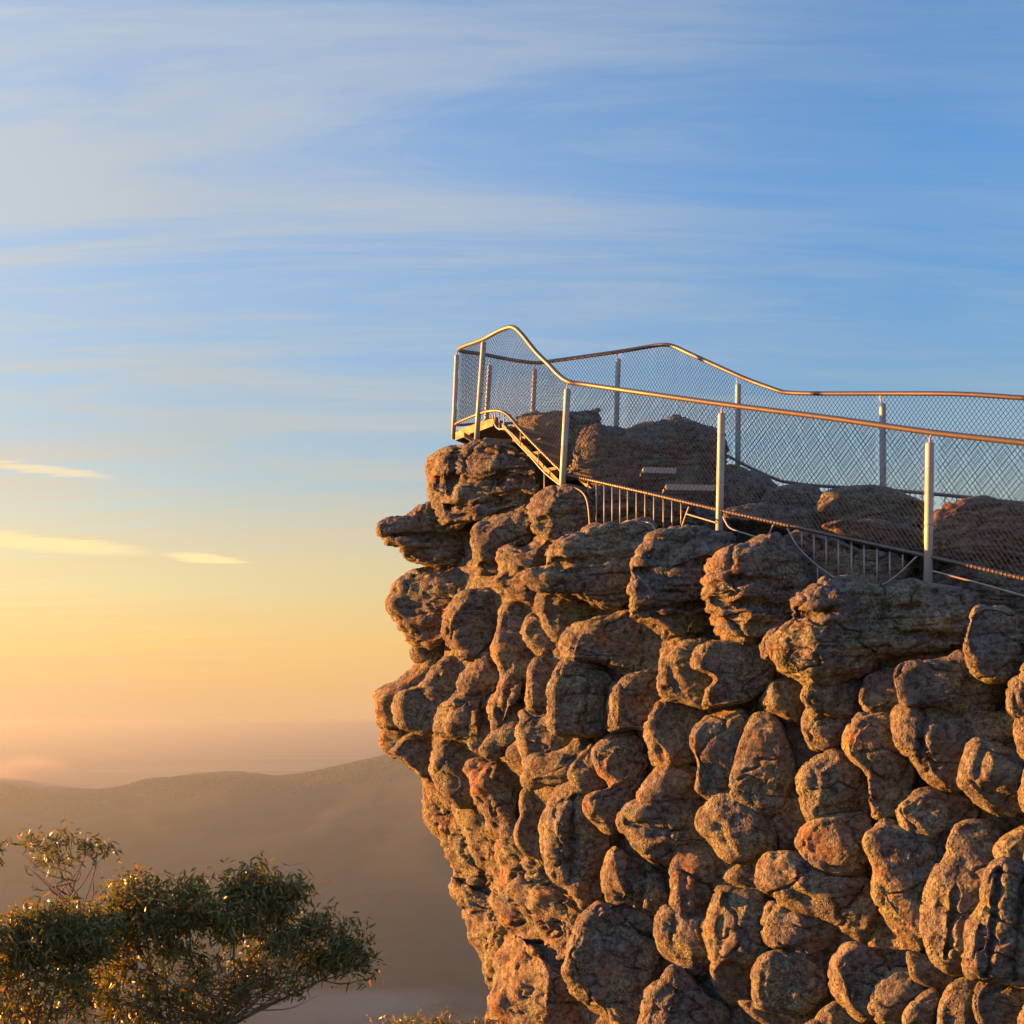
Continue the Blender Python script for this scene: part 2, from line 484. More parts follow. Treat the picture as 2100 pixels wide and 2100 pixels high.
def smooth_outline(pts, n):
    """closed Catmull-Rom through pts, n samples evenly by angle index"""
    p = np.asarray(pts, float)
    k = len(p)
    seg = np.linalg.norm(np.roll(p, -1, 0) - p, axis=1)
    cum = np.concatenate([[0], np.cumsum(seg)])
    s = np.linspace(0, cum[-1], n, endpoint=False)
    i = np.clip(np.searchsorted(cum, s, side='right') - 1, 0, k - 1)
    t = ((s - cum[i]) / seg[i])[:, None]
    p0, p1, p2, p3 = p[(i - 1) % k], p[i], p[(i + 1) % k], p[(i + 2) % k]
    return 0.5 * (2 * p1 + (p2 - p0) * t + (2 * p0 - 5 * p1 + 4 * p2 - p3) * t ** 2 + (3 * p1 - p0 - 3 * p2 + p3) * t ** 3)

def boulder(poly, off=0.0, bulge=1.0, back=0.9, follow=None, facets=9, strata=None, grow=1.16, name='boulder', square=3.8, amp=1.0, grooves=(), skew=None):
    if follow is None:
        follow = boulder_rng.uniform(-0.08, 0.34)
    poly = np.asarray(poly, float)
    # orientation: make it counter-clockwise on screen
    area = 0.5 * np.sum(poly[:, 0] * np.roll(poly[:, 1], -1) - np.roll(poly[:, 0], -1) * poly[:, 1])
    if area < 0:
        poly = poly[::-1]
    A = abs(area)
    size = math.sqrt(A)
    nang = int(np.clip(size * 1.05, 56, 190)); nr = int(np.clip(size * 0.28, 15, 52)); nb = 7
    o = smooth_outline(poly, nang)
    # centroid
    cr = poly[:, 0] * np.roll(poly[:, 1], -1) - np.roll(poly[:, 0], -1) * poly[:, 1]
    c = np.array([np.sum((poly[:, 0] + np.roll(poly[:, 0], -1)) * cr), np.sum((poly[:, 1] + np.roll(poly[:, 1], -1)) * cr)]) / (6 * area * np.sign(area) * np.sign(area))
    if not (poly[:, 0].min() < c[0] < poly[:, 0].max()):
        c = poly.mean(0)
    o = c + (o - c) * grow
    dc = float(Dbase(c[0], c[1])) + off
    ext = poly.max(0) - poly.min(0)
    half = 0.5 * min(ext) * dc / F
    H = bulge * (0.72 * half + 0.05)
    # rings: front from the pole to the rim, then back to a rear pole
    rf = np.sin(np.linspace(0.03, 1, nr) * np.pi / 2)
    hf = (1 - rf ** square) ** (1 / square)
    hf[-1] = 0
    rb = np.linspace(1, 0.35, nb + 1)[1:]
    hb = -(np.linspace(0, 1, nb + 1)[1:] ** 1.0)
    rr = np.concatenate([rf, rb]); hh = np.concatenate([hf * H, hb * back])
    px = c[0] + rr[:, None] * (o[None, :, 0] - c[0]); py = c[1] + rr[:, None] * (o[None, :, 1] - c[1])
    if skew is None:
        skew = boulder_rng.uniform(0.10, 0.32)
    shift = np.where(np.arange(len(rr)) < len(rf), 1 - rr ** 1.5, 0.0)
    px = px + (shift * skew * ext[0])[:, None]
    # flatten the interior from polar to an even spread stays fine for star shapes
    db = Dbase(px.ravel(), py.ravel()).reshape(px.shape) + off
    d = dc + (follow * np.clip(db - dc, -1.2, 1.2) if follow < 1 else db - dc) - hh[:, None]
    for gx0, gy0, gx1, gy1 in grooves:
        ax, ay = gx1 - gx0, gy1 - gy0
        tt = np.clip(((px - gx0) * ax + (py - gy0) * ay) / (ax * ax + ay * ay), 0, 1)
        dist = np.hypot(px - gx0 - tt * ax, py - gy0 - tt * ay) + 3.0 * np.sin(py * 0.13 + px * 0.07)
        d = d + (hh[:, None] > -0.01) * 0.30 * H * np.exp(-(dist / 8.0) ** 2)
    v = to_world(px.ravel(), py.ravel(), d.ravel())
    nrings = len(rr)
    pole_f = to_world(np.array([c[0] + skew * ext[0]]), np.array([c[1]]), np.array([dc - H]))
    pole_b = to_world(np.array([c[0]]), np.array([c[1]]), np.array([dc + back]))
    # flat facets cut by random planes
    cen = to_world(np.array([c[0]]), np.array([c[1]]), np.array([dc + 0.1 * half]))[0]
    keep = np.repeat(np.clip((1.0 - np.concatenate([rf, np.ones(nb)])) / 0.22, 0.5, 1.0), nang)
    for _ in range(facets):
        nv = boulder_rng.normal(size=3) * np.array([1.0, 0.8, 0.75]); nv[1] = -abs(nv[1]) - 0.15
        nv /= np.linalg.norm(nv)
        proj = (v - cen) @ nv
        lim = proj.max() * boulder_rng.uniform(0.70, 0.93)
        ex = np.maximum(proj - lim, 0)
        v = v - nv[None] * (ex * 0.88 * keep)[:, None]
        ex2 = max(float((pole_f[0] - cen) @ nv) - lim, 0)
        pole_f = pole_f - nv[None] * ex2 * 0.88
    verts = np.concatenate([v, pole_f, pole_b])
    idx = np.arange(nrings * nang).reshape(nrings, nang)
    a = idx[:-1]; b = idx[1:]
    quads = np.stack([a, np.roll(a, -1, 1), np.roll(b, -1, 1), b], -1).reshape(-1, 4)
    n = vnormals(verts, quads)
    # outward check: front pole normal should face the camera
    if np.mean(n[:nang, 1]) > 0:
        quads = quads[:, ::-1]; n = -n
    n[-2] = n[:nang].mean(0); n[-2] /= np.linalg.norm(n[-2]); n[-1] = (0, 1, 0)
    if strata is None:
        strata = float(np.clip(1.25 - (c[1] - 1050) / 420.0, 0.18, 1.0))
    sc = float(np.clip(half / 0.30, 0.35, 1.25)) * amp
    verts = rough(verts, n, strata, sc)
    pf, pb = len(verts) - 2, len(verts) - 1
    flip = quads[0][0] != idx[0][0]
    cap = [[pf, idx[0, (j + 1) % nang], idx[0, j]] for j in range(nang)] + [[pb, idx[-1, j], idx[-1, (j + 1) % nang]] for j in range(nang)]
    if flip:
        cap = [f[::-1] for f in cap]
    ob = obj(name, verts - OUT_LOC, quads.tolist() + [[int(i) for i in f] for f in cap], ROCK, outcrop)
    return ob

def bl(view, pts, **kw):
    x0, y0, s = VIEWS[view]
    if 'grooves' in kw:
        kw['grooves'] = [(x0 + a * s, y0 + b * s, x0 + c * s, y0 + d * s) for a, b, c, d in kw['grooves']]
    return boulder([(x0 + x * s, y0 + y * s) for x, y in pts], **kw)

# bedrock behind the boulders -------------------------------------------------
def bedrock():
    rows = np.concatenate([np.linspace(1085, 2150, 120), np.linspace(2180, 2900, 20)])
    ncol = 150
    u = np.linspace(0, 1, ncol) ** 1.2
    left = sil(rows)
    # inset from the outline, smoothed so the notches stay boulder-made
    ker = np.ones(9) / 9.0
    leftp = np.pad(left, 4, mode='edge')
    left = np.convolve(leftp, ker, 'valid') + 62 - 22 * smooth01((rows - 1650) / 60.0)
    px = left[:, None] + u[None] * (2700 - left[:, None]); py = np.repeat(rows[:, None], ncol, 1)
    d = Dbase(px.ravel(), py.ravel()) - 0.03
    lip = np.interp(px.ravel(), [900, 1000, 1150, 1476, 1905, 2100, 2700], [1080, 1085, 1115, 1150, 1262, 1310, 1480])
    top = smooth01((lip + 40 - py.ravel()) / 120.0)
    d = d + 1.8 * top * smooth01((px.ravel() - 1000) / 120.0)
    v = to_world(px.ravel(), py.ravel(), d)
    idx = np.arange(len(rows) * ncol).reshape(len(rows), ncol)
    q = np.stack([idx[:-1, :-1], idx[1:, :-1], idx[1:, 1:], idx[:-1, 1:]], -1).reshape(-1, 4)
    n = vnormals(v, q)
    if n[:, 1].mean() > 0:
        n = -n; q = q[:, ::-1]
    v = rough(v, n, 0.7, 1.3)
    # back of the mass, four metres deeper
    vb = v.copy(); vb[:, 1] += 3.6 + 0.3 * np.sin(v[:, 0] * 2); vb[:, 0] *= 1.12
    m = len(v)
    rim = np.concatenate([idx[0, :], idx[1:, -1], idx[-1, ::-1][1:], idx[::-1, 0][1:-1]])
    side = [[int(rim[i]), int(rim[(i + 1) % len(rim)]), int(rim[(i + 1) % len(rim)] + m), int(rim[i] + m)] for i in range(len(rim))]
    qb = q[:, ::-1] + m
    obj('bedrock', np.concatenate([v, vb]) - OUT_LOC, q.tolist() + qb.tolist() + side, ROCK, outcrop)
bedrock()
# ledge between the two fence lines
boulder([(940, 975), (990, 935), (1100, 925), (1230, 935), (1440, 965), (1560, 1003), (1700, 1022), (1850, 1042), (2000, 1070), (2350, 1160), (2350, 1420), (1900, 1380), (1500, 1320), (1150, 1240), (960, 1180)],
        off=1.9, bulge=0.3, back=2.2, follow=1.0, facets=0, name='bedrock', grow=1.0, strata=1.0)

# boulders, traced one by one ---------------------------------------------------
# the nose and the blocks under the platform
bl(1, [(20, 912), (130, 880), (290, 850), (430, 868), (560, 905), (690, 1020), (705, 1190), (570, 1270), (430, 1310), (250, 1390), (60, 1430), (-20, 1340), (-40, 1180), (-30, 1040)], off=-0.1, strata=1.3, bulge=0.8, back=1.8, square=5.5, grow=1.05, facets=5, skew=0.12, grooves=[(-30, 1120, 700, 1110), (60, 1290, 620, 1230), (415, 870, 405, 1110), (110, 890, 80, 1200)])
bl(1, [(-75, 1000), (-20, 925), (60, 880), (105, 940), (90, 1080), (70, 1220), (20, 1310), (-50, 1260), (-70, 1130)], off=-0.15, strata=1.0)
bl(1, [(610, 1310), (640, 1230), (740, 1170), (850, 1150), (980, 1190), (1020, 1280), (1000, 1420), (880, 1490), (740, 1490), (640, 1430)], strata=1.0, off=-0.05)
bl(1, [(430, 1270), (560, 1230), (690, 1180), (800, 1180), (700, 1260), (620, 1330), (480, 1390), (330, 1430), (330, 1350)], strata=1.0, off=0.35)
bl(1, [(980, 1190), (1200, 1160), (1450, 1210), (1700, 1280), (1870, 1330), (1870, 1480), (1600, 1500), (1400, 1500), (1200, 1460), (1000, 1440)], off=0.75, strata=1.0)
bl(3, [(70, 165), (110, 95), (270, 50), (380, -40), (560, -80), (720, -10), (715, 110), (700, 230), (720, 330), (600, 355), (430, 425), (300, 390), (205, 312), (190, 255), (120, 225)], off=-0.25, bulge=0.85, back=1.5, square=5.0, grow=1.06, strata=1.3, grooves=[(90, 190, 700, 210)])
bl(3, [(138, 630), (168, 545), (240, 445), (330, 400), (520, 405), (700, 410), (780, 470), (780, 570), (640, 610), (550, 670), (480, 770), (470, 860), (400, 905), (300, 890), (240, 820), (170, 700)], off=-0.1, back=1.3)
bl(3, [(265, 950), (310, 890), (400, 875), (490, 915), (500, 975), (420, 1015), (340, 1030), (290, 1010)])
bl(3, [(460, 765), (530, 650), (640, 590), (780, 560), (860, 620), (875, 700), (855, 800), (840, 900), (760, 1000), (650, 995), (560, 935), (480, 855)], off=-0.15)
bl(3, [(690, 200), (730, 120), (880, 60), (1060, -25), (1090, 80), (1110, 160), (1020, 240), (900, 262), (862, 300), (850, 400), (800, 450), (720, 420), (698, 385), (720, 330), (690, 240)], off=-0.15)
bl(3, [(860, 300), (930, 252), (1010, 260), (1140, 200), (1300, 175), (1350, 220), (1220, 290), (1190, 370), (1090, 420), (1110, 520), (1135, 580), (1080, 645), (1000, 605), (850, 545), (785, 490), (830, 450), (862, 390)], off=-0.1)
bl(3, [(1078, 420), (1190, 380), (1200, 310), (1300, 222), (1480, 150), (1640, 125), (1800, 115), (1890, 200), (1830, 300), (1770, 400), (1745, 620), (1600, 655), (1440, 612), (1300, 575), (1130, 525)], off=-0.25, bulge=1.15, grooves=[(1100, 400, 1500, 330)])
bl(3, [(1105, 570), (1250, 560), (1420, 620), (1600, 670), (1750, 700), (1690, 770), (1560, 810), (1400, 800), (1330, 860), (1230, 860), (1135, 765)], off=0.0)
bl(3, [(855, 720), (900, 655), (1000, 645), (1110, 690), (1020, 750), (1015, 850), (1080, 950), (1170, 985), (1100, 1015), (950, 965), (840, 1000), (825, 930), (850, 850)])
bl(3, [(1005, 780), (1060, 718), (1140, 755), (1230, 845), (1340, 860), (1310, 940), (1200, 1000), (1100, 955), (1020, 865)])
bl(3, [(68, 1205), (250, 1100), (335, 1030), (470, 968), (590, 950), (530, 1015), (430, 1100), (330, 1190), (200, 1225), (185, 1300), (195, 1405), (120, 1435), (73, 1400), (58, 1280)], off=0.05)
bl(3, [(178, 1235), (330, 1180), (430, 1080), (560, 980), (670, 1000), (700, 1060), (610, 1130), (570, 1230), (460, 1325), (415, 1410), (425, 1490), (330, 1475), (250, 1435), (190, 1405)], off=-0.1)
bl(3, [(412, 1395), (460, 1310), (570, 1220), (620, 1110), (700, 1015), (800, 995), (860, 1060), (860, 1150), (810, 1240), (790, 1310), (710, 1385), (655, 1435), (670, 1565), (540, 1535), (430, 1495)], off=-0.2)
bl(3, [(828, 965), (900, 930), (1020, 955), (1170, 1000), (1070, 1065), (1040, 1205), (945, 1215), (905, 1290), (895, 1400), (830, 1445), (788, 1330), (800, 1250), (860, 1140), (850, 1060)], off=-0.1)
bl(3, [(650, 1430), (720, 1370), (800, 1310), (855, 1440), (825, 1505), (750, 1565), (795, 1645), (700, 1605), (655, 1555)], off=-0.1)
bl(3, [(735, 1585), (830, 1460), (900, 1330), (1025, 1255), (1040, 1350), (1010, 1445), (965, 1565), (885, 1615), (810, 1650)], off=-0.15)
bl(3, [(1040, 1130), (1090, 1030), (1200, 1008), (1250, 1060), (1230, 1200), (1220, 1335), (1150, 1375), (1050, 1335), (1030, 1230)], off=-0.1)
bl(3, [(1215, 1180), (1260, 1070), (1330, 1008), (1480, 1028), (1610, 1060), (1645, 1150), (1605, 1250), (1595, 1425), (1500, 1485), (1290, 1475), (1210, 1435), (1212, 1300)], off=-0.2, bulge=1.1, grooves=[(1440, 1130, 1400, 1480)])
bl(3, [(1335, 830), (1420, 760), (1600, 735), (1750, 700), (1935, 800), (1970, 1000), (1910, 1085), (1800, 1105), (1650, 1145), (1600, 1055), (1450, 1025), (1300, 995), (1275, 940)], off=0.0, bulge=0.9)
bl(3, [(1595, 1220), (1660, 1140), (1800, 1105), (1920, 1095), (2010, 1160), (2030, 1270), (1850, 1345), (1845, 1445), (1700, 1455), (1590, 1435)], off=-0.05)
bl(3, [(982, 1480), (1030, 1345), (1160, 1375), (1290, 1475), (1410, 1490), (1370, 1610), (1290, 1705), (1170, 1765), (1030, 1730), (1015, 1600)], off=-0.05)
bl(3, [(1015, 1690), (1100, 1630), (1250, 1620), (1380, 1500), (1510, 1495), (1500, 1605), (1360, 1690), (1300, 1805), (1120, 1845), (1015, 1805)], off=-0.15)
bl(3, [(898, 1620), (970, 1540), (1060, 1535), (1095, 1620), (1030, 1690), (1005, 1735), (930, 1695)], off=-0.1)
bl(3, [(408, 1620), (480, 1565), (620, 1565), (770, 1595), (790, 1665), (670, 1725), (710, 1830), (690, 1940), (600, 1965), (520, 1905), (450, 1825)], off=-0.1)
bl(3, [(55, 1490), (75, 1450), (130, 1415), (330, 1445), (390, 1500), (240, 1595), (180, 1645), (120, 1612), (70, 1560)], off=0.1)
bl(3, [(118, 1590), (250, 1515), (400, 1505), (460, 1560), (415, 1640), (435, 1770), (420, 1805), (310, 1752), (200, 1665)], off=0.0)
# the undercut on the left
bl(5, [(455, 260), (560, 185), (720, 165), (805, 240), (840, 330), (790, 400), (750, 520), (750, 640), (680, 695), (610, 665), (560, 520), (508, 420), (498, 330)], off=-0.15)
bl(5, [(788, 470), (850, 395), (1000, 385), (1020, 440), (960, 540), (958, 650), (970, 785), (910, 808), (820, 775), (758, 695), (768, 620), (800, 560)], off=-0.1)
bl(5, [(948, 540), (1000, 430), (1120, 345), (1180, 395), (1260, 480), (1350, 600), (1490, 680), (1480, 765), (1410, 855), (1370, 965), (1340, 1105), (1210, 1118), (1120, 1005), (1040, 945), (968, 785)], off=-0.2, bulge=1.0, grooves=[(1150, 420, 1130, 960)])
bl(5, [(1138, 230), (1200, 155), (1300, 95), (1320, 230), (1390, 340), (1310, 395), (1255, 485), (1180, 395), (1138, 310)], off=-0.1)
bl(5, [(1288, 150), (1340, 60), (1480, -5), (1630, -15), (1650, 150), (1630, 255), (1570, 405), (1500, 545), (1445, 645), (1350, 605), (1248, 505), (1270, 410), (1390, 360), (1318, 270)], off=-0.15)
bl(5, [(1588, 430), (1650, 300), (1740, 215), (1900, 195), (2030, 240), (2050, 385), (1985, 445), (1820, 448), (1700, 468)], off=-0.15)
bl(5, [(1472, 640), (1500, 540), (1590, 468), (1730, 458), (1932, 465), (2030, 500), (2050, 655), (1970, 745), (1890, 785), (1840, 868), (1720, 845), (1580, 765)], off=-0.2, grooves=[(1500, 600, 1900, 660)])
bl(5, [(1345, 1010), (1380, 830), (1450, 768), (1560, 828), (1700, 848), (1815, 895), (1828, 1005), (1795, 1155), (1680, 1195), (1560, 1158), (1430, 1158)], off=-0.15, grooves=[(1525, 790, 1510, 1190), (1595, 850, 1585, 1190)])
bl(5, [(1385, 1165), (1560, 1165), (1700, 1195), (1730, 1300), (1690, 1410), (1550, 1358), (1445, 1268)], off=-0.05)
bl(5, [(148, 390), (165, 345), (210, 330), (330, 400), (410, 470), (390, 600), (410, 745), (330, 765), (250, 655), (180, 560)], off=0.1, strata=0.15, bulge=1.0, facets=9, amp=2.1, follow=0.5, skew=0.1)
bl(5, [(395, 480), (460, 445), (550, 510), (580, 620), (660, 730), (710, 870), (700, 995), (600, 965), (520, 855), (430, 705), (385, 580)], off=0.0, strata=0.15, bulge=1.0, facets=9, amp=2.1, follow=0.5, skew=0.1)
bl(5, [(318, 765), (420, 700), (525, 860), (625, 970), (710, 1010), (700, 1125), (620, 1135), (500, 1065), (420, 1005), (350, 890)], off=0.05, strata=0.15, bulge=1.0, facets=9, amp=2.1, follow=0.5, skew=0.1)
bl(5, [(366, 1000), (430, 1005), (540, 1085), (680, 1175), (750, 1290), (730, 1430), (700, 1515), (600, 1405), (510, 1255), (420, 1175), (364, 1070)], off=-0.05, strata=0.15, bulge=1.0, facets=9, amp=2.1, follow=0.5, skew=0.1)
bl(5, [(425, 1180), (520, 1245), (620, 1425), (700, 1530), (650, 1640), (600, 1692), (550, 1640), (520, 1480), (458, 1310)], off=0.0, strata=0.15, bulge=1.0, facets=9, amp=2.1, follow=0.5, skew=0.1)
bl(5, [(670, 700), (760, 695), (860, 785), (970, 880), (1100, 980), (1225, 1118), (1060, 1090), (900, 1110), (760, 1070), (690, 930)], off=0.05, strata=0.15, bulge=1.0, facets=9, amp=2.1, follow=0.5, skew=0.1)
bl(5, [(685, 1120), (780, 1035), (930, 1075), (1100, 1055), (1240, 1118), (1325, 1168), (1210, 1290), (1160, 1400), (1150, 1525), (1085, 1628), (950, 1538), (860, 1478), (775, 1365), (695, 1230)], off=-0.1, strata=0.15, bulge=1.0, facets=9, amp=2.1, follow=0.5, skew=0.1)
bl(5, [(585, 1960), (620, 1800), (640, 1700), (660, 1560), (760, 1405), (860, 1478), (960, 1558), (1095, 1640), (1210, 1770), (1310, 1900), (1430, 2010), (1350, 2180), (900, 2250), (600, 2200)], off=-0.35, bulge=0.9)
bl(5, [(1105, 1635), (1150, 1450), (1200, 1300), (1310, 1175), (1430, 1235), (1560, 1355), (1730, 1460), (1740, 1585), (1660, 1690), (1610, 1835), (1570, 1970), (1420, 1968), (1280, 1858), (1150, 1748)], off=-0.35)
bl(5, [(1575, 1880), (1640, 1750), (1740, 1655), (1840, 1595), (1995, 1715), (2110, 1800), (2160, 1900), (2060, 2020), (1900, 2120), (1600, 2130)], off=-0.35)
# middle of the face
bl(6, [(458, 600), (480, 520), (580, 435), (700, 445), (865, 488), (928, 560), (918, 705), (885, 808), (780, 848), (640, 826), (560, 745), (480, 662)], off=-0.2)
bl(6, [(918, 570), (960, 478), (1050, 395), (1138, 418), (1148, 560), (1128, 685), (1085, 790), (980, 768), (958, 690), (938, 630)], off=-0.05)
bl(6, [(275, 950), (278, 830), (340, 715), (480, 735), (565, 778), (628, 850), (608, 965), (545, 1035), (440, 1018), (340, 965)], off=0.0)
bl(6, [(252, 1050), (310, 945), (440, 1012), (565, 1035), (548, 1135), (485, 1228), (360, 1238), (268, 1188)], off=-0.1, grooves=[(330, 960, 340, 1200), (420, 1010, 430, 1220)])
bl(6, [(618, 970), (680, 895), (790, 855), (888, 885), (878, 975), (835, 1048), (730, 1048)], off=-0.05)
bl(7, [(142, 1250), (180, 1138), (240, 1105), (360, 1095), (440, 1185), (560, 1215), (695, 1205), (728, 1330), (708, 1455), (640, 1525), (540, 1445), (420, 1385), (270, 1335)], off=-0.1)
bl(6, [(498, 1230), (530, 1075), (600, 1045), (760, 1075), (875, 1098), (898, 1200), (915, 1325), (855, 1445), (750, 1528), (640, 1508), (550, 1535), (515, 1420)], off=-0.2, grooves=[(590, 1090, 560, 1330)])
bl(6, [(165, 1290), (230, 1195), (330, 1235), (470, 1255), (505, 1350), (535, 1480), (525, 1600), (480, 1668), (380, 1598), (250, 1508), (188, 1438)], off=-0.1, grooves=[(270, 1220, 250, 1400)])
bl(6, [(515, 1560), (640, 1515), (760, 1525), (828, 1555), (838, 1685), (765, 1768), (660, 1788), (555, 1705)], off=-0.05)
bl(6, [(805, 1640), (850, 1515), (930, 1475), (1060, 1465), (1145, 1515), (1260, 1558), (1275, 1705), (1185, 1808), (1020, 1838), (825, 1795)], off=-0.2, grooves=[(960, 1470, 1010, 1650), (860, 1700, 1180, 1720)])
bl(6, [(690, 1800), (830, 1785), (1000, 1825), (1165, 1805), (1260, 1850), (1220, 2010), (1000, 2010), (840, 1905)], off=-0.05)
bl(7, [(172, 1410), (200, 1328), (300, 1345), (430, 1405), (568, 1488), (548, 1585), (475, 1648), (400, 1658), (308, 1565), (218, 1545)], off=-0.05)
bl(4, [(12, 640), (20, 380), (90, 258), (190, 188), (330, 175), (500, 195), (610, 230), (565, 330), (535, 420), (515, 560), (505, 640), (528, 785), (430, 858), (330, 885), (210, 825), (100, 745), (28, 715)], off=-0.3, bulge=1.15, grooves=[(20, 400, 560, 370), (60, 700, 480, 640)])
bl(4, [(497, 650), (508, 540), (538, 380), (600, 325), (760, 255), (900, 215), (1050, 300), (1130, 400), (1110, 565), (1058, 688), (905, 808), (780, 868), (660, 896), (590, 888), (528, 805)], off=-0.2, bulge=1.1, grooves=[(520, 640, 1060, 640), (640, 470, 1100, 480)])
bl(4, [(188, 1150), (213, 1030), (308, 918), (450, 876), (575, 896), (628, 920), (618, 1020), (588, 1112), (575, 1205), (480, 1318), (330, 1288), (208, 1236)], off=-0.15)
bl(4, [(425, 1060), (460, 925), (620, 892), (740, 892), (845, 915), (928, 1000), (938, 1105), (905, 1208), (775, 1268), (620, 1308), (478, 1326), (488, 1200), (540, 1130)], off=-0.2)
bl(4, [(930, 900), (1010, 790), (1065, 725), (1080, 640), (1130, 580), (1230, 518), (1380, 508), (1500, 540), (1650, 585), (1718, 680), (1718, 805), (1698, 965), (1565, 1068), (1400, 1128), (1200, 1148), (1000, 1040)], off=-0.3, bulge=1.15, grooves=[(1080, 700, 1700, 700)])
bl(4, [(832, 910), (870, 835), (955, 765), (1020, 800), (1010, 930), (965, 988), (860, 992)], off=-0.3)
bl(4, [(92, 1560), (108, 1420), (200, 1305), (300, 1295), (420, 1325), (490, 1360), (430, 1425), (408, 1560), (418, 1660), (250, 1686), (118, 1688)], off=-0.15)
bl(4, [(396, 1560), (430, 1428), (560, 1366), (720, 1315), (815, 1340), (775, 1450), (712, 1600), (672, 1760), (668, 1885), (560, 1908), (438, 1846), (418, 1700)], off=-0.2)
bl(4, [(655, 1830), (688, 1660), (738, 1480), (798, 1386), (930, 1396), (1016, 1478), (1028, 1650), (1018, 1805), (945, 1968), (830, 1988), (715, 1936)], off=-0.2)
bl(4, [(850, 1270), (900, 1175), (1000, 1145), (1115, 1185), (1160, 1240), (1140, 1315), (1150, 1405), (1060, 1428), (960, 1366), (878, 1326)], off=-0.1)
bl(4, [(1136, 1240), (1180, 1165), (1300, 1115), (1440, 1105), (1540, 1148), (1530, 1258), (1488, 1348), (1360, 1368), (1250, 1358), (1168, 1326)], off=-0.2)
bl(4, [(1116, 1420), (1160, 1305), (1280, 1352), (1430, 1365), (1420, 1458), (1348, 1568), (1190, 1598), (1138, 1525)], off=-0.15)
bl(4, [(1012, 1480), (1110, 1415), (1135, 1520), (1200, 1600), (1180, 1700), (1105, 1768), (1015, 1788)], off=0.1)
bl(4, [(1122, 1900), (1128, 1760), (1180, 1676), (1300, 1625), (1420, 1665), (1538, 1728), (1578, 1855), (1578, 1990), (1480, 2028), (1330, 2018), (1178, 2048)], off=-0.15)
bl(7, [(546, 540), (590, 446), (680, 396), (770, 416), (868, 498), (888, 622), (896, 775), (856, 878), (720, 888), (688, 805), (676, 685), (606, 622)], off=-0.2)
bl(4, [(1504, 1270), (1530, 1165), (1620, 1085), (1720, 1075), (1798, 1130), (1808, 1245), (1760, 1340), (1725, 1398), (1600, 1368), (1528, 1336)], off=-0.1)
bl(7, [(842, 260), (870, 166), (1010, 146), (1135, 106), (1225, 216), (1410, 226), (1450, 335), (1355, 408), (1150, 388), (1020, 348), (885, 338)], off=-0.2)
bl(7, [(826, 405), (880, 328), (1020, 338), (1188, 388), (1210, 480), (1200, 705), (1080, 758), (958, 668), (878, 566)], off=-0.2, grooves=[(960, 350, 930, 640)])
bl(7, [(1175, 390), (1340, 395), (1455, 395), (1530, 480), (1460, 608), (1320, 568), (1200, 505)], off=-0.1)
bl(7, [(1160, 720), (1198, 555), (1300, 555), (1455, 615), (1560, 650), (1570, 805), (1455, 868), (1350, 896), (1238, 838), (1178, 776)], off=-0.2)
bl(7, [(1378, 300), (1400, 236), (1465, 216), (1570, 250), (1570, 405), (1430, 416), (1383, 372)], off=-0.3)
bl(2, [(976, 1640), (1040, 1490), (1160, 1455), (1300, 1472), (1500, 1490), (1630, 1558), (1650, 1685), (1578, 1838), (1450, 1908), (1250, 1918), (1080, 1916), (1048, 1780)], off=0.02, grow=1.05, bulge=1.1, grooves=[(990, 1650, 1230, 1620), (1060, 1800, 1560, 1840)])
bl(2, [(1556, 1860), (1580, 1755), (1630, 1652), (1760, 1642), (1935, 1715), (2070, 1800), (2070, 1990), (1900, 2060), (1700, 2068), (1588, 1986)], off=-0.25)
bl(7, [(342, 1030), (390, 955), (530, 906), (640, 896), (708, 958), (698, 1066), (636, 1166), (560, 1198), (460, 1198), (388, 1126)], off=-0.2)
bl(7, [(826, 880), (880, 806), (1000, 776), (1145, 786), (1210, 868), (1190, 935), (1128, 975), (1108, 1068), (1000, 1068), (876, 1016)], off=-0.15)
bl(7, [(1086, 1070), (1108, 976), (1180, 926), (1305, 946), (1348, 1020), (1338, 1148), (1208, 1128)], off=-0.2)
bl(7, [(1320, 1130), (1338, 1026), (1452, 956), (1565, 1000), (1565, 1188), (1452, 1198)], off=-0.15)
bl(7, [(672, 1090), (698, 998), (770, 936), (850, 976), (955, 1046), (1058, 1088), (1010, 1200), (972, 1350), (972, 1500), (982, 1598), (880, 1548), (778, 1436), (726, 1322), (706, 1200)], off=-0.25)
bl(7, [(955, 1300), (1038, 1156), (1100, 1095), (1225, 1126), (1268, 1220), (1230, 1400), (1190, 1560), (1148, 1658), (1008, 1608), (965, 1480)], off=-0.3, grooves=[(1130, 1110, 1060, 1600)])
bl(7, [(1175, 1500), (1238, 1328), (1268, 1216), (1340, 1156), (1455, 1186), (1575, 1220), (1575, 1690), (1455, 1718), (1300, 1698), (1186, 1658)], off=-0.3, grooves=[(1330, 1180, 1260, 1680), (1440, 1200, 1400, 1700)])
bl(7, [(476, 1740), (500, 1636), (570, 1565), (680, 1565), (756, 1636), (776, 1725), (726, 1806), (696, 1888), (630, 1888), (538, 1826)], off=-0.25)
bl(7, [(696, 1830), (740, 1726), (830, 1674), (935, 1696), (966, 1785), (906, 1855), (886, 1938), (780, 1948), (706, 1886)], off=-0.15)
bl(7, [(870, 1900), (900, 1836), (990, 1755), (1066, 1798), (1048, 1905), (985, 1988), (878, 1988)], off=-0.2)
bl(7, [(895, 1650), (895, 1586), (1000, 1616), (1150, 1676), (1246, 1698), (1165, 1766), (1080, 1796), (988, 1766), (926, 1726)], off=-0.05)
bl(7, [(1046, 1830), (1098, 1736), (1230, 1706), (1308, 1760), (1258, 1855), (1208, 1966), (1056, 1986)], off=-0.2)
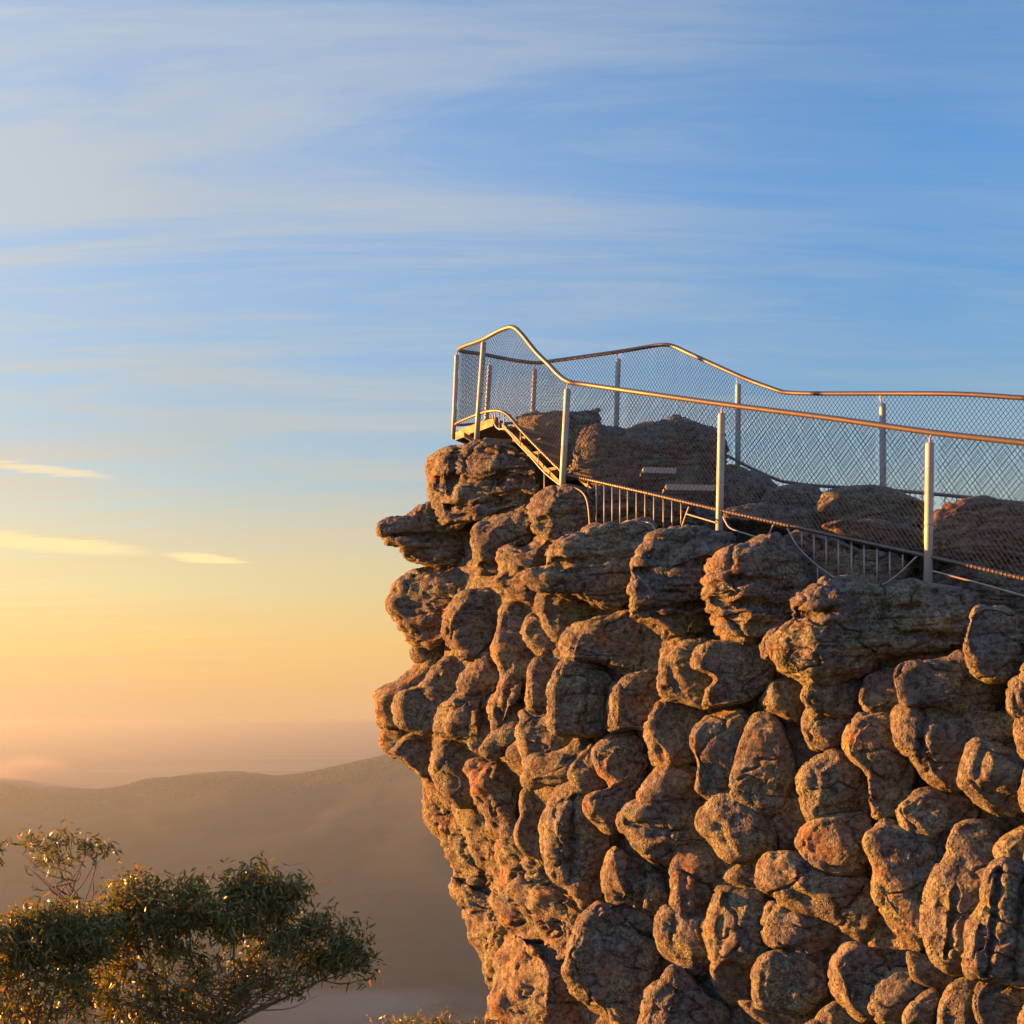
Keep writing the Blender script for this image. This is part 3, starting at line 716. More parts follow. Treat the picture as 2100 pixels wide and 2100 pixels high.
bl(7, [(1216, 1820), (1268, 1716), (1400, 1726), (1565, 1756), (1565, 1910), (1400, 1966), (1256, 1926)], off=-0.15)
bl(7, [(445, 1900), (530, 1836), (630, 1876), (698, 1900), (698, 2010), (445, 2010)], off=-0.15)
bl(7, [(690, 1540), (760, 1474), (860, 1555), (908, 1645), (840, 1708), (756, 1666)], off=0.15)
bl(7, [(556, 1500), (640, 1535), (720, 1490), (700, 1580), (640, 1580), (560, 1600), (520, 1640), (500, 1600)], off=0.15)
# the ledge row under and behind the fence
bl(4, [(960, 330), (1100, 195), (1300, 225), (1500, 285), (1720, 330), (1810, 420), (1700, 570), (1400, 520), (1200, 570), (1050, 530)], off=0.55, strata=1.0)
bl(2, [(1320, 1510), (1480, 1376), (1650, 1365), (1935, 1436), (2070, 1480), (2070, 1650), (1900, 1706), (1640, 1606), (1450, 1568)], off=1.2, strata=1.0)
bl(1, [(540, 740), (600, 680), (720, 668), (880, 680), (1000, 652), (1040, 655), (1046, 790), (1150, 790), (1110, 905), (960, 965), (905, 1070), (780, 1050), (660, 905)], off=1.5, strata=1.0, facets=3, back=1.6)
bl(1, [(900, 1050), (950, 950), (1050, 790), (1200, 792), (1400, 765), (1560, 705), (1620, 690), (1680, 742), (1800, 790), (1838, 900), (1850, 1210), (1700, 1270), (1400, 1190), (1100, 1120)], off=1.2, strata=1.0, facets=4, back=1.8)
bl(2, [(-100, 740), (0, 690), (100, 740), (230, 788), (305, 860), (235, 955), (0, 1000), (-110, 920)], off=1.6, strata=1.0)
bl(2, [(225, 955), (330, 840), (470, 828), (565, 850), (650, 912), (610, 1010), (400, 1020)], off=1.5, strata=1.0)
bl(2, [(595, 1005), (650, 898), (800, 848), (980, 850), (1135, 905), (1260, 945), (1290, 1065), (1100, 1100), (800, 1090)], off=1.3, strata=1.0)
bl(2, [(630, 1095), (850, 1045), (1100, 1075), (1240, 1125), (1260, 1240), (1000, 1210), (740, 1140)], off=0.9, strata=1.0)
bl(2, [(-20, 1000), (230, 950), (430, 985), (650, 1045), (750, 1135), (500, 1140), (200, 1080), (0, 1050)], off=1.0, strata=1.0)
bl(2, [(1325, 1010), (1450, 955), (1560, 926), (1700, 926), (1855, 965), (2010, 1010), (2070, 1200), (2070, 1430), (1850, 1410), (1600, 1350), (1370, 1300), (1330, 1150)], off=1.0, strata=1.0)
# the face goes on past the frame
for gx, gy in [(x, y) for x in (2190, 2340, 2490) for y in range(1330, 2200, 150)] + [(x, 2200) for x in range(1080, 2200, 165)]:
    k = 9
    a = np.arange(k) / k * 2 * np.pi
    rad = boulder_rng.uniform(0.85, 1.15, k)
    jx, jy = boulder_rng.uniform(-25, 25, 2)
    sx, sy = boulder_rng.uniform(80, 105), boulder_rng.uniform(75, 95)
    boulder(np.stack([gx + jx + np.cos(a) * rad * sx, gy + jy + np.sin(a) * rad * sy], 1), off=-0.15)

# ------------------------------------------------------------------ metalwork
def steel(name, base, rough=0.42, metallic=0.75, dirt=0.5):
    m, t, b = new_mat(name)
    geo = N(t, 'ShaderNodeNewGeometry')
    n_ = N(t, 'ShaderNodeTexNoise', i_Scale=14.0, i_Detail=6.0, i_Roughness=0.65); t.links.new(geo.outputs['Position'], n_.inputs['Vector'])
    c = ramp(t, [(0.3, tuple(x * (1 - 0.35 * dirt) for x in base)), (0.7, base)], n_.outputs[0])
    t.links.new(c, b.inputs['Base Color'])
    t.links.new(ramp(t, [(0.3, rough + 0.15), (0.7, rough - 0.05)], n_.outputs[0]), b.inputs['Roughness'])
    b.inputs['Metallic'].default_value = metallic
    return m
M_RAIL = steel('rail_steel', (0.17, 0.155, 0.155), 0.42, 0.7)
M_POST = steel('post_steel', (0.37, 0.40, 0.45), 0.5, 0.25)
M_ROD = steel('rod_steel', (0.36, 0.36, 0.36), 0.5, 0.4)
M_WIRE = steel('wire_steel', (0.20, 0.195, 0.19), 0.45, 0.5)
M_DECK = steel('deck_steel', (0.18, 0.155, 0.13), 0.6, 0.2)
M_TREAD = steel('tread_steel', (0.22, 0.19, 0.12), 0.55, 0.2)

def catmull(pts, n):
    p = [Vector(q) for q in pts]
    p = [p[0] * 2 - p[1]] + p + [p[-1] * 2 - p[-2]]
    seg = [(p[i + 1] - p[i]).length for i in range(1, len(p) - 2)]
    tot = sum(seg); out = []
    for k in range(n):
        s = tot * k / (n - 1); i = 0
        while i < len(seg) - 1 and s > seg[i]:
            s -= seg[i]; i += 1
        t = min(1.0, s / seg[i]); a, b, c, d = p[i], p[i + 1], p[i + 2], p[i + 3]
        out.append(0.5 * (2 * b + (c - a) * t + (2 * a - 5 * b + 4 * c - d) * t * t + (3 * b - a - 3 * c + d) * t ** 3))
    return out

def tube_mesh(path, rad, sides=10, caps=True):
    """tube along a list of Vectors; rad a number or a list"""
    V, Fc = [], []
    n = len(path)
    up = Vector((0, 0, 1))
    prev = None
    for i, p in enumerate(path):
        t = (path[min(i + 1, n - 1)] - path[max(i - 1, 0)]).normalized()
        if prev is None:
            s = t.cross(up)
            if s.length < 0.05: s = t.cross(Vector((1, 0, 0)))
        else:
            s = prev - t * prev.dot(t)
        s.normalize(); prev = s
        w = t.cross(s)
        r = rad[i] if isinstance(rad, (list, tuple)) else rad
        for k in range(sides):
            a = 2 * math.pi * k / sides
            V.append(p + (s * math.cos(a) + w * math.sin(a)) * r)
    for i in range(n - 1):
        for k in range(sides):
            k2 = (k + 1) % sides
            Fc.append((i * sides + k, i * sides + k2, (i + 1) * sides + k2, (i + 1) * sides + k))
    if caps:
        Fc.append(tuple(range(sides))[::-1]); Fc.append(tuple((n - 1) * sides + k for k in range(sides)))
    return V, Fc

def add_tube(name, path, rad, mat, parent, sides=10, loc=None):
    V, Fc = tube_mesh([Vector(q) for q in path], rad, sides)
    # parent objects sit at their own base: store points relative to it
    root = parent
    off = Vector((0, 0, 0))
    while root is not None:
        off += root.location; root = root.parent
    return obj(name, [v - off for v in V], Fc, mat, parent)

def add_mesh(name, V, Fc, mat, parent, smooth=True):
    root = parent; off = Vector((0, 0, 0))
    while root is not None:
        off += root.location; root = root.parent
    return obj(name, [Vector(v) - off for v in V], Fc, mat, parent, smooth)

# stations: (top px, top py, bottom px, bottom py, depth)
NEAR = [(941, 717, 934, 871, 15.25), (990, 696, 985, 848, 14.25), (1020, 680, 1018, 842, 13.85), (1037, 673, 1037, 848, 13.65), (1052, 671, 1052, 862, 13.5),
        (1068, 683, 1065, 878, 13.35), (1099, 721, 1097, 912, 13.1), (1127, 749, 1125, 940, 12.9), (1145, 768, 1145, 960, 12.75), (1167, 783, 1164, 974, 12.6),
        (1204, 789, 1204, 983, 12.45), (1335, 808, 1335, 1013, 11.75), (1484, 829, 1475, 1046, 11.15), (1700, 857, 1699, 1096, 10.4), (1913, 887, 1905, 1141, 9.75),
        (2100, 908, 2100, 1187, 9.25), (2330, 934, 2330, 1245, 8.7), (2900, 1000, 2900, 1400, 7.5)]
FAR = [(945, 716, 938, 872, 15.4), (993, 727, 990, 868, 15.8), (1055, 739, 1052, 868, 16.1), (1099, 744, 1096, 870, 16.1), (1127, 741, 1127, 872, 16.0), (1263, 722, 1262, 882, 15.3),
       (1335, 710, 1335, 878, 14.9), (1360, 707, 1360, 880, 14.75), (1381, 710, 1381, 884, 14.6), (1412, 724, 1412, 897, 14.4), (1500, 764, 1500, 939, 13.9), (1540, 781, 1540, 960, 13.7),
       (1593, 800, 1595, 984, 13.4), (1615, 805, 1617, 989, 13.3), (1674, 807, 1674, 996, 13.0), (1807, 807, 1810, 1004, 12.4), (1966, 808, 1966, 1018, 11.7), (2100, 816, 2100, 1032, 11.2),
       (2350, 830, 2350, 1055, 10.4), (2800, 860, 2800, 1110, 9.2)]

railing = empty('lookout_railing', tuple(P(1475, 1092, 11.15)))
tag(railing, 'galvanised steel railing with wire mesh running round the rock lookout', 'railing')

top_pts = [P(a, b, d) for a, b, _, _, d in reversed(NEAR)] + [P(a, b, d) for a, b, _, _, d in FAR[1:]]
bot_pts = [P(c, e, d) for _, _, c, e, d in reversed(NEAR)] + [P(c, e, d) for _, _, c, e, d in FAR[1:]]
hand = catmull(top_pts, 420)
add_tube('handrail', hand, 0.026, M_RAIL, railing, 12)
bot = catmull(bot_pts, 420)
brail = add_tube('bottom_rail', bot, 0.019, M_RAIL, railing, 10)

# wire lacing wound round the bottom rail
def coil(path, rad, pitch, wire):
    out = []; acc = 0.0
    for i in range(len(path) - 1):
        a, b = path[i], path[i + 1]; L = (b - a).length; t = (b - a).normalized()
        s = t.cross(Vector((0, 0, 1))).normalized(); w = t.cross(s)
        n = max(2, int(L / (pitch / 7.0)))
        for k in range(n):
            f = k / n; ph = 2 * math.pi * (acc + L * f) / pitch
            out.append(a.lerp(b, f) + (s * math.cos(ph) + w * math.sin(ph)) * rad)
        acc += L
    return tube_mesh(out, wire, 4)
cut = [p for p in bot if p.y < 13.0 and p.x > -0.2]
V, Fc = coil([p for p in bot[:int(len(bot) * 0.42)]], 0.0215, 0.036, 0.0038)
add_mesh('lacing_wire', V, Fc, M_RAIL, brail)

# chain mesh, one panel per bay ------------------------------------------------
def resample(st, n=260):
    T = catmull([P(a, b, d) for a, b, _, _, d in st], n); B = catmull([P(c, e, d) for _, _, c, e, d in st], n)
    L = [0.0]
    for i in range(1, n):
        L.append(L[-1] + ((T[i] - T[i - 1]).length + (B[i] - B[i - 1]).length) * 0.5)
    return np.array([tuple(v) for v in T]), np.array([tuple(v) for v in B]), np.array(L)

def chain_panels(st, splits, wire=0.0027, pitch=0.052):
    T, B, L = resample(st)
    def at(s, t):
        tp = np.stack([np.interp(s, L, T[:, k]) for k in range(3)], -1); bp = np.stack([np.interp(s, L, B[:, k]) for k in range(3)], -1)
        return tp + (bp - tp) * t[..., None]
    px = 1050 + F * T[:, 0] / T[:, 1]
    cuts = [0.0] + [float(L[int(np.argmin(abs(px - c)))]) for c in splits] + [float(L[-1])]
    h = float(np.mean(np.linalg.norm(T - B, axis=1)))
    for a, b in zip(cuts[:-1], cuts[1:]):
        V, Fc = [], []
        lean = h * 0.80
        for fam, sg in enumerate((1, -1)):
            s0 = a - lean if sg > 0 else a
            s1 = b if sg > 0 else b + lean
            for s in np.arange(math.ceil(s0 / pitch) * pitch, s1, pitch):
                k = 15
                t = np.linspace(0.012, 0.988, k)
                ss = s + sg * t * lean
                ok = (ss >= a) & (ss <= b)
                if ok.sum() < 2: continue
                pts = at(ss[ok], t[ok])
                # the two families cross over and under
                nrm = np.array([0.62, 0.78, 0.0]) * (0.0022 * sg)
                pts = pts + nrm
                base = len(V); m = len(pts)
                d = pts[min(m - 1, 1)] - pts[0]; d = d / (np.linalg.norm(d) + 1e-9)
                u = np.cross(d, [0, 1, 0]); u /= np.linalg.norm(u) + 1e-9; w = np.cross(d, u)
                ring = [u * math.cos(x) + w * math.sin(x) for x in (0.5, 2.6, 4.7)]
                for p in pts:
                    for r_ in ring: V.append(p + r_ * wire)
                for i in range(m - 1):
                    for q in range(3):
                        q2 = (q + 1) % 3
                        Fc.append((base + i * 3 + q, base + i * 3 + q2, base + (i + 1) * 3 + q2, base + (i + 1) * 3 + q))
        o = add_mesh('wire_mesh', V, Fc, M_WIRE, railing, smooth=False)
        o['kind'] = 'stuff'
chain_panels(NEAR, (990, 1167, 1484, 1913))
chain_panels(FAR, (1005, 1097, 1268, 1514, 1807))

# posts with a bent bracket up to the handrail ----------------------------------
def post(bx, by, tx, ty, d, rx=None, ry=None, rad=0.037, sink=0.30):
    p0 = P(bx, by, d); p1 = P(tx, ty, d)
    ax = (p1 - p0).normalized()
    prof = [(p0 - ax * sink, rad), (p1 - ax * 0.008, rad), (p1, rad * 0.86)]
    h = (p1 - p0).length
    path, rr = [p0 - ax * sink], [rad]
    for f in (0.41, 0.81):          # shallow joints in the sleeve
        for df, k in ((-0.012, 1.0), (-0.004, 1.0), (-0.003, 0.95), (0.003, 0.95), (0.004, 1.0), (0.012, 1.0)):
            path.append(p0 + ax * h * (f + df)); rr.append(rad * k)
    path += [p1 - ax * 0.02, p1 - ax * 0.012, p1]; rr += [rad, rad, rad * 0.85]
    po = add_tube('post', path, rr, M_POST, railing, 16)
    if rx is not None:
        q = P(rx, ry, d)
        mid = p1.lerp(q, 0.5) + Vector((-0.012, 0, 0))
        add_tube('bracket', [p1 - ax * 0.02, p1.lerp(mid, 0.6), mid, mid.lerp(q, 0.6), q], 0.009, M_ROD, po, 8)
    return po
post(1903, 1197, 1907, 908, 9.75, 1913, 889)
post(1475, 1092, 1480, 848, 11.15, 1485, 831)
post(1153, 1002, 1164, 798, 12.6, 1167, 785)
post(978, 893, 992, 702, 14.25, 992, 697, rad=0.034, sink=0.12)
post(930, 893, 937, 728, 15.25, 941, 718, rad=0.030, sink=0.05)
post(997, 872, 1005, 750, 15.85, 1006, 731, rad=0.034, sink=0.1)
post(1091, 885, 1097, 757, 16.1, 1099, 745, rad=0.034)
post(1262, 930, 1268, 737, 15.3, 1266, 723, rad=0.036)
post(1513, 1000, 1514, 788, 13.85, 1514, 771, rad=0.034)
post(1811, 1060, 1810, 828, 12.4, 1806, 808, rad=0.035)
post(2170, 1120, 2170, 838, 10.95, 2168, 822, rad=0.035)
post(2290, 1300, 2296, 950, 8.75, 2298, 932)
post(2740, 1420, 2746, 1004, 7.85, 2748, 983)
post(2560, 1180, 2560, 860, 9.85, 2558, 844, rad=0.035)

# vertical rods hung under the bottom rail, and the bent rods that follow the rock
def v1(x, y): return 900 + x * SC, 640 + y * SC
def v2(x, y): return 1500 + x * SC, 740 + y * SC
def v4(x, y): return 1300 + x * SC, 1040 + y * SC
def near_d(px):
    return float(np.interp(px, [n[2] for n in NEAR], [n[4] for n in NEAR]))
def far_d(px):
    return float(np.interp(px, [n[2] for n in FAR], [n[4] for n in FAR]))
def rod(vf, x, y0, y1, x1=None, fn=near_d, rad=0.0075):
    a = vf(x, y0); b = vf(x if x1 is None else x1, y1)
    add_tube('infill_rod', [P(a[0], a[1] - 2, fn(a[0])), P(b[0], b[1] + 4, fn(a[0]))], rad, M_ROD, railing, 8)
for x, y0, y1 in [(1040, 1130, 1430), (1092, 1140, 1425), (1145, 1152, 1415), (1197, 1165, 1400), (1247, 1178, 1378), (1305, 1190, 1375), (1362, 1204, 1388), (1420, 1216, 1410), (1483, 1232, 1482), (1540, 1246, 1462), (1600, 1260, 1412)]:
    rod(v1, x, y0, y1)
rod(v1, 985, 1112, 1190)
for x, y0, y1 in [(1108, 160, 275), (1188, 180, 385), (1270, 200, 425), (1350, 220, 472), (1437, 240, 508), (1520, 258, 520), (1605, 278, 510), (1690, 298, 485), (1775, 318, 400), (1212, 405, 540)]:
    rod(v4, x, y0, y1)
for x, y0, y1 in [(575, 822, 872), (640, 830, 895), (710, 832, 880), (1085, 862, 920), (1180, 872, 930), (1260, 880, 955), (1330, 890, 960), (1410, 896, 985), (1485, 900, 960), (1560, 908, 950), (1740, 925, 965), (1820, 930, 975), (1910, 940, 1000), (2000, 950, 1020)]:
    rod(v2, x, y0, y1, fn=far_d, rad=0.006)
def bent(vf, pts, fn=near_d, rad=0.0085):
    path = []
    for x, y in pts:
        a = vf(x, y); path.append(P(a[0], a[1], fn(a[0]) - 0.10))
    add_tube('bent_rod', catmull(path, 40), rad, M_ROD, railing, 8)
bent(v1, [(800, 1140), (850, 1153), (910, 1165), (960, 1205), (985, 1280), (1000, 1448)])
bent(v1, [(1180, 1420), (1205, 1398), (1250, 1380), (1370, 1388), (1415, 1415), (1452, 1500)])
bent(v1, [(1606, 1415), (1628, 1350), (1652, 1285)])
bent(v1, [(1636, 1333), (1720, 1358), (1835, 1392)])
bent(v4, [(590, 62), (605, 95), (640, 140), (750, 180), (840, 203), (885, 185), (922, 115)])
bent(v4, [(1012, 140), (1080, 258), (1180, 360), (1300, 450), (1400, 500), (1550, 530), (1650, 508), (1750, 440), (1868, 325)])
bent(v2, [(1330, 1388), (1640, 1470), (1932, 1552), (2300, 1650)])
bent(v1, [(355, 668), (366, 735), (395, 772), (450, 775), (505, 850), (600, 950), (700, 1062), (810, 1150)])
for x, y0, y1 in [(372, 655, 715), (400, 660, 770), (430, 672, 770), (540, 800, 868), (657, 930, 1010), (697, 1060, 1205)]:
    rod(v1, x, y0, y1)

# viewing platform at the tip ----------------------------------------------------
platform = empty('viewing_platform', tuple(P(960, 893, 14.7)))
tag(platform, 'small steel viewing platform cantilevered over the tip of the rock', 'platform')
def slab(name, plan, z0, z1, mat, parent):
    n = len(plan)
    V = [Vector((x, y, z0)) for x, y in plan] + [Vector((x, y, z1)) for x, y in plan]
    Fc = [tuple(range(n))[::-1], tuple(range(n, 2 * n))] + [(i, (i + 1) % n, (i + 1) % n + n, i + n) for i in range(n)]
    return add_mesh(name, V, Fc, mat, parent, smooth=False)
def beam(name, a, b, w, h, mat, parent):
    a = Vector(a); b = Vector(b); t = (b - a).normalized()
    s = t.cross(Vector((0, 0, 1))).normalized() * w / 2; u = Vector((0, 0, h / 2))
    V = []
    for p in (a, b):
        V += [p - s - u, p + s - u, p + s + u, p - s + u]
    Fc = [(3, 2, 1, 0), (4, 5, 6, 7)] + [(i, (i + 1) % 4, (i + 1) % 4 + 4, i + 4) for i in range(4)]
    return add_mesh(name, V, Fc, mat, parent, smooth=False)
pA = P(934, 890, 15.2); pC = P(1014, 873, 14.45); pD = P(1098, 872, 16.0); pB = P(992, 872, 15.75)
zA = P(934, 893, 15.2).z
plan = [(pA.x + 0.02, pA.y + 0.02), (pC.x, pC.y + 0.03), (pD.x, pD.y), (pB.x, pB.y)]
# bar grating: individual bars on the plan
deck = slab('deck_plate', plan, zA + 0.045, zA + 0.062, M_DECK, platform)
for k in range(9):
    f = (k + 0.5) / 9.0
    a = Vector((plan[0][0], plan[0][1], zA + 0.07)).lerp(Vector((plan[3][0], plan[3][1], zA + 0.07)), f)
    b = Vector((plan[1][0], plan[1][1], zA + 0.07)).lerp(Vector((plan[2][0], plan[2][1], zA + 0.07)), f)
    beam('deck_plank', a, b, 0.06, 0.012, M_DECK, platform)
for (i, j) in ((0, 1), (1, 2), (2, 3), (3, 0)):
    beam('edge_beam', (plan[i][0], plan[i][1], zA - 0.01), (plan[j][0], plan[j][1], zA - 0.01), 0.05, 0.105, M_DECK, platform)
a = P(1006, 908, 13.9); b = P(1066, 904, 13.9)
beam('support_beam', a, b, 0.07, 0.05, M_DECK, platform)
beam('support_beam', P(952, 892, 14.9), P(975, 905, 14.9), 0.06, 0.06, M_DECK, platform)

# steps ---------------------------------------------------------------------------
stair = empty('metal_stair', tuple(P(1150, 990, 12.8)))
tag(stair, 'short steep steel stair climbing from the ledge to the viewing platform', 'stair')
side = Vector((0.66, 0.75, 0)).normalized()
for sx, sy, d in [(1040, 876, 13.6), (1062, 899, 13.42), (1092, 929, 13.18), (1124, 962, 12.95)]:
    p = P(sx, sy, d)
    along = Vector((-0.78, 0.62, 0))
    beam('tread', p + side * 0.02, p + side * 0.62, 0.20, 0.035, M_TREAD, stair)
for o_ in (0.0, 0.62):
    a = P(1030, 872, 13.65) + side * o_; b = P(1150, 992, 12.8) + side * o_
    beam('stringer', a, b, 0.012, 0.05, M_DECK, stair)
# two broad grating steps between the boulders behind the mesh
for i, (x0, y0, x1, y1, d, lb) in enumerate([(1319, 962, 1386, 967, 12.15, 'upper grey steel step wedged between boulders behind the mesh'), (1366, 997, 1466, 1007, 11.75, 'lower grey steel step beside a post behind the mesh')]):
    t_ = empty('metal_step', tuple(P(x0, y0 + 8, d)))
    tag(t_, lb, 'step', 'steel steps between the boulders')
    a = P(x0, y0, d); b = P(x1, y1, d); b.z = a.z - 0.01
    beam('tread', a + Vector((0, 0.15, 0)), b + Vector((0, 0.15, 0)), 0.30, 0.03, M_POST, t_)
    beam('nosing', a + Vector((0, -0.012, -0.012)), b + Vector((0, -0.012, -0.012)), 0.02, 0.06, M_POST, t_)

# ------------------------------------------------------------------ trees
def leaf_material(name, dark, tip):
    m, t, b = new_mat(name)
    geo = N(t, 'ShaderNodeNewGeometry')
    c = ramp(t, [(0.0, dark), (0.6, tuple(x * 1.5 for x in dark)), (0.86, tip), (1.0, (0.17, 0.085, 0.03))], geo.outputs['Random Per Island'])
    t.links.new(c, b.inputs['Base Color'])
    b.inputs['Roughness'].default_value = 0.42
    b.inputs['Specular IOR Level'].default_value = 0.55
    tr = N(t, 'ShaderNodeBsdfTranslucent')
    t.links.new(mixc(t, 1.0, c, (1.5, 1.35, 0.6), 'MULTIPLY'), tr.inputs[0])
    mx = N(t, 'ShaderNodeMixShader'); mx.inputs[0].default_value = 0.33
    t.links.new(b.outputs[0], mx.inputs[1]); t.links.new(tr.outputs[0], mx.inputs[2])
    t.links.new(mx.outputs[0], t.nodes['Material Output'].inputs[0])
    return m
LEAF = leaf_material('gum_leaf', (0.068, 0.092, 0.032), (0.24, 0.20, 0.06))
def bark_material():
    m, t, b = new_mat('gum_bark')
    geo = N(t, 'ShaderNodeNewGeometry')
    n_ = N(t, 'ShaderNodeTexNoise', i_Scale=7.0, i_Detail=5.0); t.links.new(geo.outputs['Position'], n_.inputs['Vector'])
    t.links.new(ramp(t, [(0.35, (0.07, 0.05, 0.036)), (0.65, (0.24, 0.19, 0.15))], n_.outputs[0]), b.inputs['Base Color'])
    b.inputs['Roughness'].default_value = 0.8
    return m
BARK = bark_material()

def tree(name, label, base, trunks, clusters, depth, seed, leaf_len=0.085, twig=True, group='gum trees below the lookout', leaf_dens=0.98, fork=None, nfan=0, fan=None, spread=1.04):
    """base, trunks, clusters in photo pixels at distance depth; clusters: (px, py, rx, ry, leaves, ddepth)"""
    rs = np.random.RandomState(seed)
    root_p = P(base[0], base[1], depth)
    root_p.z = min(root_p.z, float(terrain_z(np.array([root_p.x]), np.array([root_p.y]))[0]) + 0.02)
    t = empty(name, tuple(root_p)); tag(t, label, 'tree', group)
    off = np.array(root_p)
    BV, BF = [], []
    def limb(path, r0, r1, sides=5):
        n = len(path)
        V, Fc = tube_mesh(path, [r0 + (r1 - r0) * (i / (n - 1)) for i in range(n)], sides, caps=False)
        b0 = len(BV); BV.extend([np.array(v) - off for v in V]); BF.extend([tuple(i + b0 for i in f) for f in Fc])
    LV, LF = [], []
    def leaf(p, L, w):
        d = rs.normal(size=3); d[2] -= 0.75; d /= np.linalg.norm(d)
        s = np.cross(d, rs.normal(size=3)); s /= np.linalg.norm(s) + 1e-9
        nrm = np.cross(d, s)
        c = 0.10 * L
        b0 = len(LV)
        LV.extend([p, p + d * L * 0.32 + s * w + nrm * c * 0.5, p + d * L * 0.32 - s * w + nrm * c * 0.5, p + d * L * 0.7 + s * w * 0.7 + nrm * c * 0.3, p + d * L * 0.7 - s * w * 0.7 + nrm * c * 0.3, p + d * L - nrm * c * 0.4])
        LF.extend([(b0, b0 + 1, b0 + 2), (b0 + 1, b0 + 3, b0 + 4, b0 + 2), (b0 + 3, b0 + 5, b0 + 4)])
    # stems from the base to each fork
    forks = []
    fk = P(fork[0], fork[1], depth) if fork else root_p
    if fork:
        limb(catmull([root_p, root_p.lerp(fk, 0.5) + Vector((0.05, 0.03, 0)), fk], 10), trunks[0][3] * 2.6, trunks[0][3] * 1.5, 8)
    for (tx, ty, dd, r) in trunks:
        e = P(tx, ty, depth + dd)
        a = Vector(fk)
        k1 = a.lerp(e, 0.35) + Vector((rs.normal() * 0.05, rs.normal() * 0.05, -0.02)); k2 = a.lerp(e, 0.7) + Vector((rs.normal() * 0.05, rs.normal() * 0.05, 0.02))
        path = catmull([a, k1, k2, e], 16)
        limb(path, r * 1.0, r * 0.45, 6)
        forks.append((path, r))
    for _ in range(nfan):           # thin bare stems filling the fan
        ex = rs.uniform(fan[0], fan[2]); ey = rs.uniform(fan[1], fan[3])
        e = P(ex, ey, depth + rs.uniform(-0.35, 0.35))
        pth, r = forks[rs.randint(len(forks))]
        a = pth[rs.randint(1, 10)]
        path = catmull([a, a.lerp(e, 0.5) + Vector((rs.normal() * 0.05, rs.normal() * 0.05, -0.03)), e], 9)
        limb(path, 0.0055, 0.0016, 4)
    for (cx, cy, rx, ry, nl, dd) in clusters:
        rx *= spread; ry *= spread
        c = P(cx, cy, depth + dd)
        sx = rx / F * depth; sy = ry / F * depth
        # branch from the nearest stem
        best = min(((pth, r, i) for pth, r in forks for i in range(5, len(pth))), key=lambda q: (q[0][q[2]] - c).length + (0.5 if q[0][q[2]].z > c.z else 0))
        pth, r, i = best
        a = pth[i]
        midp = a.lerp(c, 0.5) + Vector((rs.normal() * 0.05, rs.normal() * 0.05, -0.04))
        under = c - Vector((0, 0, sy * 0.7))
        br = catmull([a, midp, under], 9)
        limb(br, r * 0.42, r * 0.2, 5)
        ntw = max(5, int(nl / 26))
        tips = []
        for _ in range(ntw):
            q = rs.normal(size=3); q /= np.linalg.norm(q); q[2] = q[2] if rs.rand() < 0.75 else abs(q[2])
            q *= rs.uniform(0.55, 1.0) ** (1 / 3)
            tip = Vector((c.x + q[0] * sx, c.y + q[1] * sx * 0.9, c.z + q[2] * sy))
            st = br[int(rs.randint(4, len(br)))]
            mm = st.lerp(tip, 0.5) + Vector((rs.normal() * 0.02, rs.normal() * 0.02, -0.015))
            tp = catmull([st, mm, tip], 6)
            limb(tp, r * 0.20 + 0.0015, 0.0012, 4)
            tips.append(tp)
        nn = int(nl * leaf_dens)
        for _ in range(nn):
            tp = tips[rs.randint(len(tips))]
            f = tp[rs.randint(2, 6)]
            jit = rs.normal(size=3) * np.array([0.05, 0.05, 0.042])
            leaf(np.array(f) + jit - off, leaf_len * rs.uniform(0.65, 1.2), leaf_len * rs.uniform(0.075, 0.115))
    obj('branches', BV, BF, BARK, t)
    cr = obj('crown', np.array(LV), LF, LEAF, t, smooth=False)
    cr['kind'] = 'stuff'
    return t

def v8(x, y): return x * 820.0 / 1932.0, 1500 + y * 820.0 / 1932.0
def cl8(L):
    out = []
    for (x, y, rx, ry, n, *dd) in L:
        a = v8(x, y); out.append((a[0], a[1], rx * 0.4244, ry * 0.4244, n, dd[0] if dd else 0.0))
    return out

